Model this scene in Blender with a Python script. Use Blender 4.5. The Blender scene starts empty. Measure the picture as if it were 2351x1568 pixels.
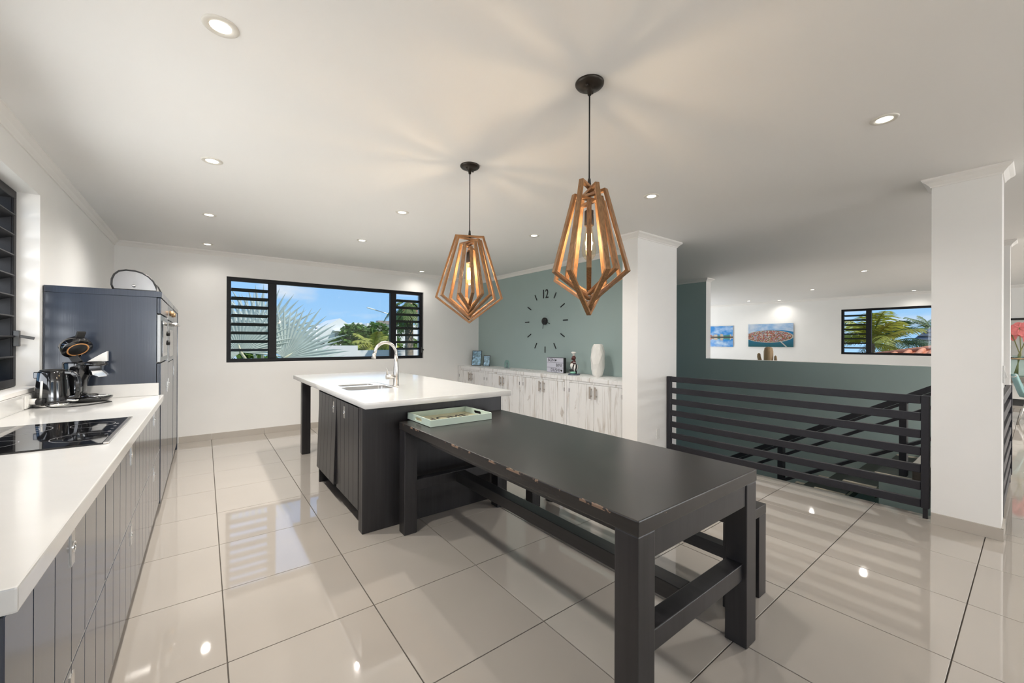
import bpy, bmesh, math, random
from mathutils import Vector, Matrix
random.seed(7)
PI = math.pi
S = bpy.context.scene
C = S.collection

# ---------------------------------------------------------------- camera
CAM_H, FPX, YAW, PITCH, ROLL = 1.32, 923.7, math.radians(37.388), math.radians(0.043), math.radians(0.207)
cam_d = bpy.data.cameras.new('camera'); cam = bpy.data.objects.new('camera', cam_d); C.objects.link(cam)
cam_d.sensor_width = 36.0; cam_d.lens = 36.0 * FPX / 2351.0; cam_d.clip_start = 0.02; cam_d.clip_end = 500
_fw = Vector((math.sin(YAW) * math.cos(PITCH), math.cos(YAW) * math.cos(PITCH), math.sin(PITCH)))
_r = Vector((math.cos(YAW), -math.sin(YAW), 0)); _u = _r.cross(_fw)
_r2 = _r * math.cos(ROLL) + _u * math.sin(ROLL); _u2 = -_r * math.sin(ROLL) + _u * math.cos(ROLL)
_m = Matrix((_r2, _u2, -_fw)).transposed().to_4x4(); _m.translation = (0, 0, CAM_H)
cam.matrix_world = _m
S.camera = cam

# ---------------------------------------------------------------- view + world + lights
S.view_settings.view_transform = 'Standard'; S.view_settings.look = 'None'
S.view_settings.gamma = 1.0; S.view_settings.use_curve_mapping = False
S.view_settings.exposure = 0.48
S.cycles.caustics_reflective = False; S.cycles.caustics_refractive = False
S.cycles.sample_clamp_indirect = 6.0

W = bpy.data.worlds.new('world'); S.world = W; W.use_nodes = True
nt = W.node_tree; nt.nodes.clear()
def wn(t, **k):
    n = nt.nodes.new(t)
    for a, b in k.items(): setattr(n, a, b)
    return n
tc = wn('ShaderNodeTexCoord'); sep = wn('ShaderNodeSeparateXYZ'); nt.links.new(tc.outputs['Generated'], sep.inputs[0])
ramp = wn('ShaderNodeValToRGB'); nt.links.new(sep.outputs['Z'], ramp.inputs[0])
ramp.color_ramp.elements[0].position = 0.0; ramp.color_ramp.elements[0].color = (0.40, 0.70, 1.05, 1)
ramp.color_ramp.elements[1].position = 0.35; ramp.color_ramp.elements[1].color = (0.20, 0.48, 1.0, 1)
mp = wn('ShaderNodeMapping'); mp.inputs['Scale'].default_value = (3.2, 3.2, 11.0); mp.inputs['Location'].default_value = (0.7, 0.2, 0.1)
nt.links.new(tc.outputs['Generated'], mp.inputs[0])
noi = wn('ShaderNodeTexNoise'); noi.inputs['Scale'].default_value = 1.6; noi.inputs['Detail'].default_value = 7
nt.links.new(mp.outputs[0], noi.inputs[0])
cr = wn('ShaderNodeValToRGB'); cr.color_ramp.elements[0].position = 0.53; cr.color_ramp.elements[1].position = 0.74
nt.links.new(noi.outputs['Fac'], cr.inputs[0])
mx = wn('ShaderNodeMixRGB'); mx.inputs[2].default_value = (0.86, 0.9, 0.97, 1)
nt.links.new(cr.outputs[0], mx.inputs[0]); nt.links.new(ramp.outputs[0], mx.inputs[1])
bg = wn('ShaderNodeBackground'); bg.inputs['Strength'].default_value = 0.72
nt.links.new(mx.outputs[0], bg.inputs[0])
wo = wn('ShaderNodeOutputWorld'); nt.links.new(bg.outputs[0], wo.inputs[0])

def light(name, typ, loc, energy, color=(1, 1, 1), direction=None, **k):
    d = bpy.data.lights.new(name, typ); d.energy = energy; d.color = color
    for a, b in k.items(): setattr(d, a, b)
    o = bpy.data.objects.new(name, d); C.objects.link(o); o.location = loc
    if direction: o.rotation_euler = Vector(direction).to_track_quat('-Z', 'Y').to_euler()
    return o
light('sun', 'SUN', (0, -5, 12), 3.4, (1.0, 0.95, 0.86), (-0.42, 0.5, -0.80), angle=0.01)
DAY = (0.99, 0.99, 1.0)
# added fill at unseen glass doors behind the camera and on the living side
light('added_fill_behind_camera', 'AREA', (0.85, -7.85, 1.15), 280, DAY, (0.0, .25, .97), shape='RECTANGLE', size=3.3, size_y=2.1)
light('added_fill_living_side', 'AREA', (10.3, -7.85, 1.15), 330, DAY, (-.1, .4, .9), shape='RECTANGLE', size=4.3, size_y=2.1)
light('added_fill_left_side', 'AREA', (-.74, -1.75, 1.65), 12, DAY, (.12, .12, .98), shape='RECTANGLE', size=.6, size_y=2.6)  # added upward fill at an unseen left opening, brightens the ceiling
light('added_fill_living_rear', 'AREA', (10.6, 8.4, 1.2), 80, DAY, (0, -.8, .6), shape='RECTANGLE', size=3.2, size_y=2.1)  # added fill from out of view, brightens the far room
light('daylight_kitchen_window', 'AREA', (-1.2, 2.65, 1.55), 29, DAY, (1, 0, .45), shape='RECTANGLE', size=2.1, size_y=1.2)
# sky portals in the windows
for nm, loc, dr, sx, sy in (('portal_back', (1.68, 6.86, 1.6), (0, -1, 0), 2.8, 1.1), ('portal_living', (13.36, 1.88, 1.6), (-1, 0, 0), 2.4, 1.1)):
    p = light(nm, 'AREA', loc, 1, (1, 1, 1), dr, shape='RECTANGLE', size=sx, size_y=sy); p.data.cycles.is_portal = True

# ---------------------------------------------------------------- materials
MATS = {}
def mat(name, col, rough=0.5, metal=0.0, noise=None, grain=None, bump=0.0, spec=0.5, emit=None, coat=0.0, ior=None):
    """noise=(scale, amount): mottled value; grain=(scale vec, amount): streaks along the short-scale axis."""
    if name in MATS: return MATS[name]
    m = bpy.data.materials.new(name); m.use_nodes = True; t = m.node_tree
    b = t.nodes['Principled BSDF']
    b.inputs['Base Color'].default_value = (*col, 1); b.inputs['Roughness'].default_value = rough
    b.inputs['Metallic'].default_value = metal; b.inputs['Specular IOR Level'].default_value = spec
    if ior: b.inputs['IOR'].default_value = ior
    if coat: b.inputs['Coat Weight'].default_value = coat; b.inputs['Coat Roughness'].default_value = 0.05
    if emit: b.inputs['Emission Color'].default_value = (*emit[0], 1); b.inputs['Emission Strength'].default_value = emit[1]
    if noise or grain:
        tcn = t.nodes.new('ShaderNodeTexCoord'); oi = t.nodes.new('ShaderNodeObjectInfo')
        va = t.nodes.new('ShaderNodeVectorMath'); va.operation = 'ADD'
        vs = t.nodes.new('ShaderNodeVectorMath'); vs.operation = 'SCALE'; vs.inputs['Scale'].default_value = 37.0
        cx = t.nodes.new('ShaderNodeCombineXYZ')
        for i in range(3): t.links.new(oi.outputs['Random'], cx.inputs[i])
        t.links.new(cx.outputs[0], vs.inputs[0]); t.links.new(tcn.outputs['Object'], va.inputs[0]); t.links.new(vs.outputs[0], va.inputs[1])
        mpn = t.nodes.new('ShaderNodeMapping'); t.links.new(va.outputs[0], mpn.inputs[0])
        n = t.nodes.new('ShaderNodeTexNoise'); n.inputs['Detail'].default_value = 6
        if grain: mpn.inputs['Scale'].default_value = grain[0]; n.inputs['Scale'].default_value = 1.0; amt = grain[1]
        else: n.inputs['Scale'].default_value = noise[0]; amt = noise[1]
        t.links.new(mpn.outputs[0], n.inputs[0])
        mr = t.nodes.new('ShaderNodeMapRange'); mr.inputs['From Min'].default_value = 0.25; mr.inputs['From Max'].default_value = 0.75
        mr.inputs['To Min'].default_value = 1 - amt; mr.inputs['To Max'].default_value = 1 + amt
        t.links.new(n.outputs['Fac'], mr.inputs['Value'])
        mu = t.nodes.new('ShaderNodeVectorMath'); mu.operation = 'SCALE'; mu.inputs[0].default_value = col
        t.links.new(mr.outputs[0], mu.inputs['Scale']); t.links.new(mu.outputs[0], b.inputs['Base Color'])
        if bump:
            bp = t.nodes.new('ShaderNodeBump'); bp.inputs['Strength'].default_value = bump; bp.inputs['Distance'].default_value = 0.002
            t.links.new(n.outputs['Fac'], bp.inputs['Height']); t.links.new(bp.outputs[0], b.inputs['Normal'])
    MATS[name] = m; return m

WALL = mat('white_wall_paint', (0.85, 0.84, 0.82), 0.55, noise=(3.0, 0.015))
CEIL = mat('white_ceiling_paint', (0.87, 0.862, 0.845), 0.6, noise=(1.5, 0.01))
TRIM = mat('white_trim', (0.82, 0.80, 0.77), 0.4, noise=(4, 0.01))
GREEN = mat('sage_green_paint', (0.355, 0.45, 0.435), 0.5, noise=(2.5, 0.02))
TILE = mat('polished_porcelain', (0.43, 0.392, 0.352), 0.04, noise=(1.8, 0.035), ior=2.0)
GROUT = mat('dark_grout', (0.10, 0.085, 0.07), 0.8, noise=(30, 0.2))
SKIRT = mat('skirting_tile', (0.47, 0.43, 0.38), 0.3, noise=(3, 0.03))
BLACKWOOD = mat('black_stained_wood', (0.020, 0.019, 0.021), 0.33, grain=((40, 3, 3), 0.3), bump=0.12)
BLACKWOODY = mat('black_stained_wood_long', (0.022, 0.0205, 0.021), 0.30, grain=((40, 2.5, 40), 0.3), bump=0.12)
BLACKWOODZ = mat('black_stained_wood_upright', (0.022, 0.0205, 0.022), 0.36, grain=((45, 45, 2.0), 0.3), bump=0.12)
SLATE = mat('slate_blue_stained_wood', (0.034, 0.043, 0.063), 0.14, grain=((220, 220, 2.5), 0.12), bump=0.05, spec=0.8)
QUARTZ = mat('white_quartz', (0.66, 0.655, 0.64), 0.10, noise=(12, 0.015))
BLKMET = mat('black_powder_metal', (0.010, 0.010, 0.012), 0.45, noise=(60, 0.15), spec=.25)
RAILMET = mat('charcoal_rail_metal', (0.018, 0.018, 0.024), 0.42, noise=(30, 0.15))
STEEL = mat('brushed_steel', (0.62, 0.60, 0.57), 0.28, 1.0, grain=((3, 90, 90), 0.1))
CHROME = mat('chrome', (0.8, 0.8, 0.8), 0.06, 1.0, noise=(5, 0.02))
BLKGLOSS = mat('black_gloss_plastic', (0.008, 0.008, 0.009), 0.08, noise=(20, 0.1), coat=0.6)
BLKMATT = mat('black_matt_plastic', (0.015, 0.015, 0.015), 0.5, noise=(50, 0.1))
BLKGLASS = mat('black_ceramic_glass', (0.006, 0.006, 0.007), 0.03, noise=(9, 0.1), ior=1.6)
GREYPL = mat('grey_plastic', (0.25, 0.26, 0.27), 0.4, noise=(20, 0.05))
WHTPL = mat('white_plastic', (0.78, 0.77, 0.74), 0.35, noise=(20, 0.02))
LAMPWOOD = mat('oiled_plywood', (0.33, 0.155, 0.052), 0.42, grain=((30, 30, 5), 0.35), bump=0.1)
PLYEDGE = mat('plywood_edge', (0.25, 0.13, 0.055), 0.5, grain=((120, 120, 3), 0.45), bump=0.1)
BRONZE = mat('dark_bronze', (0.035, 0.028, 0.022), 0.4, 0.6, noise=(30, 0.1))
DRIFT = mat('pale_driftwood', (0.40, 0.27, 0.15), 0.65, grain=((30, 30, 2), 0.4), bump=0.3)
GREYWOOD = mat('grey_wood', (0.22, 0.20, 0.175), 0.5, grain=((3, 2, 40), 0.25))
TEAL = mat('teal_velvet', (0.22, 0.36, 0.36), 0.8, noise=(40, 0.08))
PINK = mat('pink_petal', (0.85, 0.24, 0.24), 0.6, noise=(20, 0.12))
STEM = mat('flower_stem', (0.22, 0.22, 0.09), 0.6, noise=(20, 0.1))
TRAYM = mat('pale_mint_lacquer', (0.50, 0.60, 0.52), 0.3, noise=(8, 0.03))
TRAYF = mat('tray_floor_olive', (0.36, 0.34, 0.22), 0.35, noise=(6, 0.05))
INK = mat('black_ink', (0.01, 0.01, 0.01), 0.5, noise=(30, 0.1))
CERAM = mat('matt_white_ceramic', (0.80, 0.785, 0.75), 0.5, noise=(10, 0.02))
BLUEPRINT = mat('blue_white_print', (0.25, 0.42, 0.55), 0.3, noise=(22, 0.9))
LBOX = mat('lightbox_panel', (0.58, 0.58, 0.66), 0.4, noise=(6, 0.02))
BROWNSKIN = mat('glazed_brown', (0.09, 0.025, 0.022), 0.3, noise=(25, 0.2))
MINTG = mat('glazed_mint', (0.25, 0.55, 0.42), 0.25, noise=(15, 0.05))
MARBLEB = mat('blue_black_glaze', (0.07, 0.085, 0.12), 0.3, noise=(60, 0.7))
TREADB = mat('dark_tread_stone', (0.018, 0.018, 0.014), 0.35, noise=(15, 0.2))
CREAMT = mat('cream_tread_tile', (0.62, 0.55, 0.44), 0.3, noise=(10, 0.05))
EXTW = mat('white_render', (0.74, 0.73, 0.71), 0.8, noise=(2, 0.04))
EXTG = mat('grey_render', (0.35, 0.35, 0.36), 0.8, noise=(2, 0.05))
ROOFG = mat('grey_roof_tile', (0.11, 0.12, 0.14), 0.7, noise=(4, 0.1))
TERRA = mat('terracotta_roof', (0.55, 0.20, 0.10), 0.7, noise=(6, 0.25))
GROUND = mat('garden_ground', (0.20, 0.22, 0.09), 0.9, noise=(1.2, 0.4))
BARK = mat('palm_bark', (0.25, 0.20, 0.14), 0.9, grain=((3, 3, 25), 0.3), bump=0.4)
COPPER = mat('copper_ring', (0.75, 0.36, 0.13), 0.35, 0.3, noise=(20, 0.05))
GLOW = mat('downlight_lens', (0.9, 0.85, 0.75), 0.4, emit=((1.0, 0.9, 0.74), 6.0), noise=(5, 0.01))
FILAM = mat('hot_filament', (1, 0.7, 0.35), 0.5, emit=((1.0, 0.62, 0.25), 60.0), noise=(5, 0.01))

def leafmat(name, col, amt=0.25, trans=0.35):
    m = mat(name, col, 0.55, noise=(5, amt)); t = m.node_tree; b = t.nodes['Principled BSDF']; out = t.nodes['Material Output']
    tr = t.nodes.new('ShaderNodeBsdfTranslucent'); mxs = t.nodes.new('ShaderNodeMixShader'); mxs.inputs[0].default_value = trans
    src = b.inputs['Base Color'].links[0].from_socket
    t.links.new(src, tr.inputs[0]); t.links.new(b.outputs[0], mxs.inputs[1]); t.links.new(tr.outputs[0], mxs.inputs[2]); t.links.new(mxs.outputs[0], out.inputs[0])
    return m
SILVER = leafmat('silver_palm_leaf', (0.50, 0.56, 0.50), 0.12)
PALMY = leafmat('yellow_green_frond', (0.36, 0.37, 0.06), 0.35)
PALMG = leafmat('green_frond', (0.14, 0.20, 0.05), 0.35)
PALMD = leafmat('dark_green_frond', (0.06, 0.10, 0.035), 0.35)
LEAFG = leafmat('broad_green_leaf', (0.11, 0.20, 0.035), 0.45)

def glassmat(name, tint=(0.94, 0.97, 0.96), edge=0.7):
    m = bpy.data.materials.new(name); m.use_nodes = True; t = m.node_tree; t.nodes.clear()
    o = t.nodes.new('ShaderNodeOutputMaterial'); mxs = t.nodes.new('ShaderNodeMixShader'); lw = t.nodes.new('ShaderNodeLayerWeight'); lw.inputs[0].default_value = 0.5
    pw = t.nodes.new('ShaderNodeMath'); pw.operation = 'POWER'; pw.inputs[1].default_value = 4.5; t.links.new(lw.outputs['Facing'], pw.inputs[0])
    ma = t.nodes.new('ShaderNodeMath'); ma.operation = 'MULTIPLY_ADD'; ma.inputs[1].default_value = edge; ma.inputs[2].default_value = 0.03; t.links.new(pw.outputs[0], ma.inputs[0])
    tr = t.nodes.new('ShaderNodeBsdfTransparent'); tr.inputs[0].default_value = (*tint, 1)
    gl = t.nodes.new('ShaderNodeBsdfGlossy'); gl.inputs['Roughness'].default_value = 0.02
    t.links.new(ma.outputs[0], mxs.inputs[0]); t.links.new(tr.outputs[0], mxs.inputs[1]); t.links.new(gl.outputs[0], mxs.inputs[2]); t.links.new(mxs.outputs[0], o.inputs[0])
    return m
GLASS = glassmat('window_glass', (.97, .985, .98)); BULBG = glassmat('bulb_glass', (1.0, 0.95, 0.85), .35); VASEG = glassmat('vase_glass', (0.82, 0.92, 0.90), .6)

def whitewash():
    m = bpy.data.materials.new('whitewashed_boards'); m.use_nodes = True; t = m.node_tree; b = t.nodes['Principled BSDF']
    tcn = t.nodes.new('ShaderNodeTexCoord'); oi = t.nodes.new('ShaderNodeObjectInfo')
    vs = t.nodes.new('ShaderNodeVectorMath'); vs.operation = 'SCALE'; vs.inputs['Scale'].default_value = 41.0
    cx = t.nodes.new('ShaderNodeCombineXYZ')
    for i in range(3): t.links.new(oi.outputs['Random'], cx.inputs[i])
    va = t.nodes.new('ShaderNodeVectorMath'); va.operation = 'ADD'
    t.links.new(cx.outputs[0], vs.inputs[0]); t.links.new(tcn.outputs['Object'], va.inputs[0]); t.links.new(vs.outputs[0], va.inputs[1])
    def noise(sc, det):
        mpn = t.nodes.new('ShaderNodeMapping'); mpn.inputs['Scale'].default_value = sc; t.links.new(va.outputs[0], mpn.inputs[0])
        n = t.nodes.new('ShaderNodeTexNoise'); n.inputs['Scale'].default_value = 1.0; n.inputs['Detail'].default_value = det; n.inputs['Distortion'].default_value = 0.6
        t.links.new(mpn.outputs[0], n.inputs[0]); return n
    n1 = noise((22, 22, 2.2), 6); n2 = noise((9, 9, 5.0), 4)
    r1 = t.nodes.new('ShaderNodeValToRGB'); r1.color_ramp.elements[0].position = 0.28; r1.color_ramp.elements[0].color = (0.50, 0.47, 0.43, 1)
    r1.color_ramp.elements[1].position = 0.47; r1.color_ramp.elements[1].color = (0.78, 0.78, 0.775, 1); t.links.new(n1.outputs['Fac'], r1.inputs[0])
    r2 = t.nodes.new('ShaderNodeValToRGB'); r2.color_ramp.elements[0].position = 0.24; r2.color_ramp.elements[0].color = (0.45, 0.38, 0.32, 1)
    r2.color_ramp.elements[1].position = 0.37; r2.color_ramp.elements[1].color = (1, 1, 1, 1); t.links.new(n2.outputs['Fac'], r2.inputs[0])
    mm = t.nodes.new('ShaderNodeMixRGB'); mm.blend_type = 'MULTIPLY'; mm.inputs[0].default_value = 0.75
    t.links.new(r1.outputs[0], mm.inputs[1]); t.links.new(r2.outputs[0], mm.inputs[2]); t.links.new(mm.outputs[0], b.inputs['Base Color'])
    b.inputs['Roughness'].default_value = 0.55
    return m
WASH = whitewash()

# ---------------------------------------------------------------- mesh helpers
class MB:
    def __init__(s): s.v = []; s.f = []; s.mi = []; s.cur = 0; s.smooth = []
    def add(s, vs, fs, smooth=False):
        o = len(s.v); s.v += [Vector(p) for p in vs]; s.f += [tuple(i + o for i in f) for f in fs]
        s.mi += [s.cur] * len(fs); s.smooth += [smooth] * len(fs); return s
    def box(s, x0, x1, y0, y1, z0, z1):
        p = [(x0, y0, z0), (x1, y0, z0), (x1, y1, z0), (x0, y1, z0), (x0, y0, z1), (x1, y0, z1), (x1, y1, z1), (x0, y1, z1)]
        return s.add(p, [(0, 3, 2, 1), (4, 5, 6, 7), (0, 1, 5, 4), (1, 2, 6, 5), (2, 3, 7, 6), (3, 0, 4, 7)])
    def bar(s, a, b, w, h, up=(0, 0, 1)):
        a = Vector(a); b = Vector(b); d = (b - a).normalized(); r = d.cross(Vector(up)).normalized(); u = r.cross(d)
        p = []
        for q in (a, b):
            for i, j in ((-1, -1), (1, -1), (1, 1), (-1, 1)): p.append(q + r * (i * w / 2) + u * (j * h / 2))
        return s.add(p, [(0, 1, 2, 3), (7, 6, 5, 4), (0, 4, 5, 1), (1, 5, 6, 2), (2, 6, 7, 3), (3, 7, 4, 0)])
    def tube(s, path, r, n=10, cap=True):
        path = [Vector(p) for p in path]; rr = r if isinstance(r, (list, tuple)) else [r] * len(path)
        rings = []; ref = None
        for i, p in enumerate(path):
            d = (path[min(i + 1, len(path) - 1)] - path[max(i - 1, 0)]).normalized()
            if ref is None: ref = d.orthogonal().normalized()
            ref = (ref - d * ref.dot(d)); ref = ref.normalized() if ref.length > 1e-6 else d.orthogonal().normalized()
            b = d.cross(ref)
            rings.append([p + (ref * math.cos(2 * PI * k / n) + b * math.sin(2 * PI * k / n)) * rr[i] for k in range(n)])
        vs = [q for ring in rings for q in ring]; fs = []
        for i in range(len(path) - 1):
            for k in range(n): fs.append((i * n + k, i * n + (k + 1) % n, (i + 1) * n + (k + 1) % n, (i + 1) * n + k))
        s.add(vs, fs, True)
        if cap: s.add(rings[0], [tuple(range(n))[::-1]]); s.add(rings[-1], [tuple(range(n))])
        return s
    def lathe(s, prof, n=24, c=(0, 0, 0), M=None, smooth=True, cap=True, sx=1.0, sy=1.0):
        vs = []; fs = []
        for r, z in prof:
            for k in range(n): vs.append(Vector((r * sx * math.cos(2 * PI * k / n), r * sy * math.sin(2 * PI * k / n), z)))
        for i in range(len(prof) - 1):
            for k in range(n): fs.append((i * n + k, i * n + (k + 1) % n, (i + 1) * n + (k + 1) % n, (i + 1) * n + k))
        if M is not None: vs = [M @ q for q in vs]
        vs = [q + Vector(c) for q in vs]
        s.add(vs, fs, smooth)
        if cap:
            if prof[0][0] > 1e-5: s.add(vs[:n], [tuple(range(n))[::-1]])
            if prof[-1][0] > 1e-5: s.add(vs[-n:], [tuple(range(n))])
        return s
    def prism(s, poly, a0, a1, axis='z'):
        def P(p, a): return {'z': (p[0], p[1], a), 'y': (p[0], a, p[1]), 'x': (a, p[0], p[1])}[axis]
        n = len(poly); vs = [P(p, a0) for p in poly] + [P(p, a1) for p in poly]
        fs = [tuple(range(n))[::-1], tuple(range(n, 2 * n))] + [(i, (i + 1) % n, n + (i + 1) % n, n + i) for i in range(n)]
        return s.add(vs, fs)
    def mesh(s, name, mats, off=(0, 0, 0), bevel=0.0, seg=2):
        off = Vector(off); me = bpy.data.meshes.new(name)
        me.from_pydata([tuple(p - off) for p in s.v], [], s.f)
        mats = mats if isinstance(mats, (list, tuple)) else [mats]
        for m in mats: me.materials.append(m)
        me.polygons.foreach_set('material_index', s.mi); me.polygons.foreach_set('use_smooth', s.smooth)
        bm = bmesh.new(); bm.from_mesh(me)
        bmesh.ops.remove_doubles(bm, verts=bm.verts, dist=1e-5)
        bmesh.ops.recalc_face_normals(bm, faces=bm.faces)
        if bevel:
            ed = [e for e in bm.edges if len(e.link_faces) == 2 and e.calc_face_angle(0) > 0.6]
            bmesh.ops.bevel(bm, geom=ed, offset=bevel, segments=seg, affect='EDGES', profile=0.6, clamp_overlap=True)
        bm.to_mesh(me); bm.free(); me.update()
        return me
WO = {}
def link(name, data, parent=None, loc=(0, 0, 0)):
    o = bpy.data.objects.new(name, data); C.objects.link(o)
    if parent: o.parent = parent; WO[o.name] = WO[parent.name]
    o.location = loc
    return o
def tag(o, label, cat, group=None):
    o['label'] = label; o['category'] = cat
    if group: o['group'] = group
    return o
def thing(name, loc, label, cat, group=None):
    o = link(name, None, None, loc); o.empty_display_size = 0.1; WO[o.name] = Vector(loc); return tag(o, label, cat, group)
def part(name, mb, mats, parent, bevel=0.0, seg=2, label=None):
    o = link(name, mb.mesh(name, mats, WO[parent.name], bevel, seg), parent)
    if label: o['label'] = label
    return o
def solo(name, mb, mats, loc, label, cat, group=None, bevel=0.0, seg=2):
    o = link(name, mb.mesh(name, mats, loc, bevel, seg), None, loc); WO[o.name] = Vector(loc); return tag(o, label, cat, group)
def struct(name, mb=None, mats=None, loc=(0, 0, 0), bevel=0.0):
    o = link(name, mb.mesh(name, mats, loc, bevel) if mb else None, None, loc); WO[o.name] = Vector(loc); o['kind'] = 'structure'; return o
def inst(name, me, parent, loc=(0, 0, 0), rz=0.0):
    o = link(name, me, parent, loc); o.rotation_euler = (0, 0, rz); return o
def copy_tree(o, parent=None):
    c = o.copy(); C.objects.link(c); c.parent = parent
    for ch in [x for x in o.children]: copy_tree(ch, c)
    return c
def B(*a): return MB().box(*a)
def text_mesh(txt, size, depth, M, align='CENTER'):
    cu = bpy.data.curves.new('txt', 'FONT'); cu.body = txt; cu.size = size; cu.extrude = depth; cu.align_x = align; cu.align_y = 'CENTER'
    o = bpy.data.objects.new('txt', cu); C.objects.link(o)
    dg = bpy.context.evaluated_depsgraph_get(); me = bpy.data.meshes.new_from_object(o.evaluated_get(dg))
    me.transform(M); bpy.data.objects.remove(o); bpy.data.curves.remove(cu)
    return me
def add_text(name, txt, size, depth, M, m, parent):
    me = text_mesh(txt, size, depth, Matrix.Translation(-WO[parent.name]) @ M); me.materials.clear(); me.materials.append(m)
    me.name = name
    return link(name, me, parent)

# ================================================================ SETTING
XL, YB, XG, ZC = -0.86, 6.70, 4.29, 2.52          # left wall, back wall, green wall, ceiling
XP, YF, XE = 4.24, -8.0, 13.2                     # pillar face, wall behind camera, living end wall
WT = 0.16

# floor slab (grout colour) + tiles
fl = MB()
fl.box(XL - .1, 4.42, YF - .1, YB + .1, -0.25, -0.006)
fl.box(4.42, 7.43, YF - .1, 0.205, -0.25, -0.006); fl.box(4.42, 6.20, .205, .299, -.24, -.006)
fl.box(7.55, XE + .1, YF - .1, 8.6, -0.25, -0.006); fl.box(7.43, 7.55, YF - .1, 0.21, -0.25, -0.006)
fl.box(6.155, 7.425, 0.205, 0.835, -0.25, -0.006)
floor = struct('floor', fl, GROUT)
TX0, TY0, TS, TG = 0.079, 0.218, 0.6, 0.0045
_tilecache = {}
def tile(x0, x1, y0, y1):
    w, d = round(x1 - x0 - TG, 4), round(y1 - y0 - TG, 4)
    if w < .02 or d < .02: return
    if (w, d) not in _tilecache:
        _tilecache[(w, d)] = B(-w / 2, w / 2, -d / 2, d / 2, -0.006, 0).mesh('tile', TILE, (0, 0, 0), 0.0012, 1)
    inst('tile', _tilecache[(w, d)], floor, ((x0 + x1) / 2, (y0 + y1) / 2, 0))
for i in range(-3, 23):
    for j in range(-6, 12):
        x0, y0 = TX0 + TS * i, TY0 + TS * j; x1, y1 = x0 + TS, y0 + TS
        # kitchen field
        a0, a1, b0, b1 = max(x0, XL), min(x1, 4.42), max(y0, -1.0), min(y1, YB)
        if a1 > a0 and b1 > b0: tile(a0, a1, b0, b1)
        # hall field in front of the stairs
        a0, a1, b0, b1 = max(x0, 4.42), min(x1, XE), max(y0, -1.0), min(y1, 0.30)
        if a1 > a0 and b1 > b0: tile(a0, a1, b0, b1)
fl2 = MB(); fl2.box(XL, XE, YF, -1.0, -0.006, 0); fl2.box(7.6, XE, 0.30, 8.5, -0.006, 0); fl2.box(6.15, 7.43, .30, .84, -0.006, 0)
tp = part('tile', fl2, TILE, floor)
lf = MB().box(4.42, 7.5, 0.2, 8.5, -3.1, -3.0); struct('floor_lower', lf, SKIRT)

# ceiling
ce = MB().box(XL - .3, 4.53, YF - .2, YB + .26, ZC, ZC + .2).box(4.53, XE + .3, YF - .2, 8.7, ZC, ZC + .2)
ceiling = struct('ceiling', ce, CEIL)

# walls
def wall_x(name, X0, X1, ya, yb, hole=None, mats=WALL, z0=0.0, z1=ZC):
    m = MB()
    if hole is None: m.box(X0, X1, ya, yb, z0, z1)
    else:
        h0, h1, g0, g1 = hole
        m.box(X0, X1, ya, h0, z0, z1); m.box(X0, X1, h1, yb, z0, z1); m.box(X0, X1, h0, h1, z0, g0); m.box(X0, X1, h0, h1, g1, z1)
    return struct(name, m, mats)
LW = (1.55, 3.98, 1.02, 2.27)       # left window y0 y1 z0 z1
BW = (0.236, 3.12, 1.022, 2.198)    # back window x0 x1 z0 z1
EW = (0.62, 3.13, 1.03, 2.19)       # living end window
wl = wall_x('wall_left', XL - .22, XL, -.5, YB + .3, LW)
wall_x('wall_left_rear', XL - .22, XL, YF - .2, -.5, (-3.1, -.55, 1.02, 2.27))  # unseen opening added to go with the left side fill
m = MB(); m.box(XL, BW[0], YB, YB + .25, 0, ZC); m.box(BW[1], 4.52, YB, YB + .25, 0, ZC); m.box(BW[0], BW[1], YB, YB + .25, 0, BW[2]); m.box(BW[0], BW[1], YB, YB + .25, BW[3], ZC)
struct('wall_back', m, WALL)
m = MB(); m.box(XG, 4.52, 2.85, YB, -3.0, ZC); struct('wall_green', m, GREEN)
m = MB(); m.box(3.745, 4.52, 2.65, 2.85, 0, ZC); struct('wall_pier', m, WALL)
m = MB(); m.box(4.42, 4.52, 2.65, 2.85, -3.0, 0); struct('wall_stair_end', m, GREEN)
m = MB(); m.box(XP, 4.50, 0.150, 0.478, 0, ZC); struct('wall_pillar', m, WALL)
# stair wall with the long opening
m = MB(); m.box(7.43, 7.60, 3.765, 8.5, -3.0, ZC); m.box(7.43, 7.60, 0.55, 3.765, -3.0, 1.018)
m.cur = 1; m.box(7.4301, 7.60, 3.7645, 3.7651, 1.03, ZC); m.box(7.432, 7.598, .56, 3.764, 1.018, 1.022)
struct('wall_stair', m, [GREEN, WALL])
m = MB(); m.box(7.43, 7.60, 0.20, 0.55, 0, ZC); m.box(7.43, 7.60, .2, .55, -3, -.25); struct('wall_stair_post', m, WALL)
wall_x('wall_living_end', XE, XE + .22, YF, 8.6, EW)
m = MB(); m.box(7.43, 8.9, 8.5, 8.7, 0, ZC).box(12.3, XE + .2, 8.5, 8.7, 0, ZC).box(8.9, 12.3, 8.5, 8.7, 2.32, ZC); struct('wall_living_back', m, WALL)
m = MB()
for a, b in ((XL, -0.80), (2.55, 8.1), (12.5, XE)): m.box(a, b, YF - .2, YF, 0, ZC)
for a, b in ((-0.80, 2.55), (8.1, 12.5)): m.box(a, b, YF - .2, YF, 2.32, ZC)
struct('wall_front', m, WALL)
m = MB(); m.box(4.30, 4.41, 0.2, 2.85, -3.0, -0.25); struct('wall_stair_near', m, GREEN)
m = MB(); m.box(4.52, 7.43, 8.5, 8.7, -3.0, ZC); struct('wall_stair_far', m, GREEN)
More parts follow.
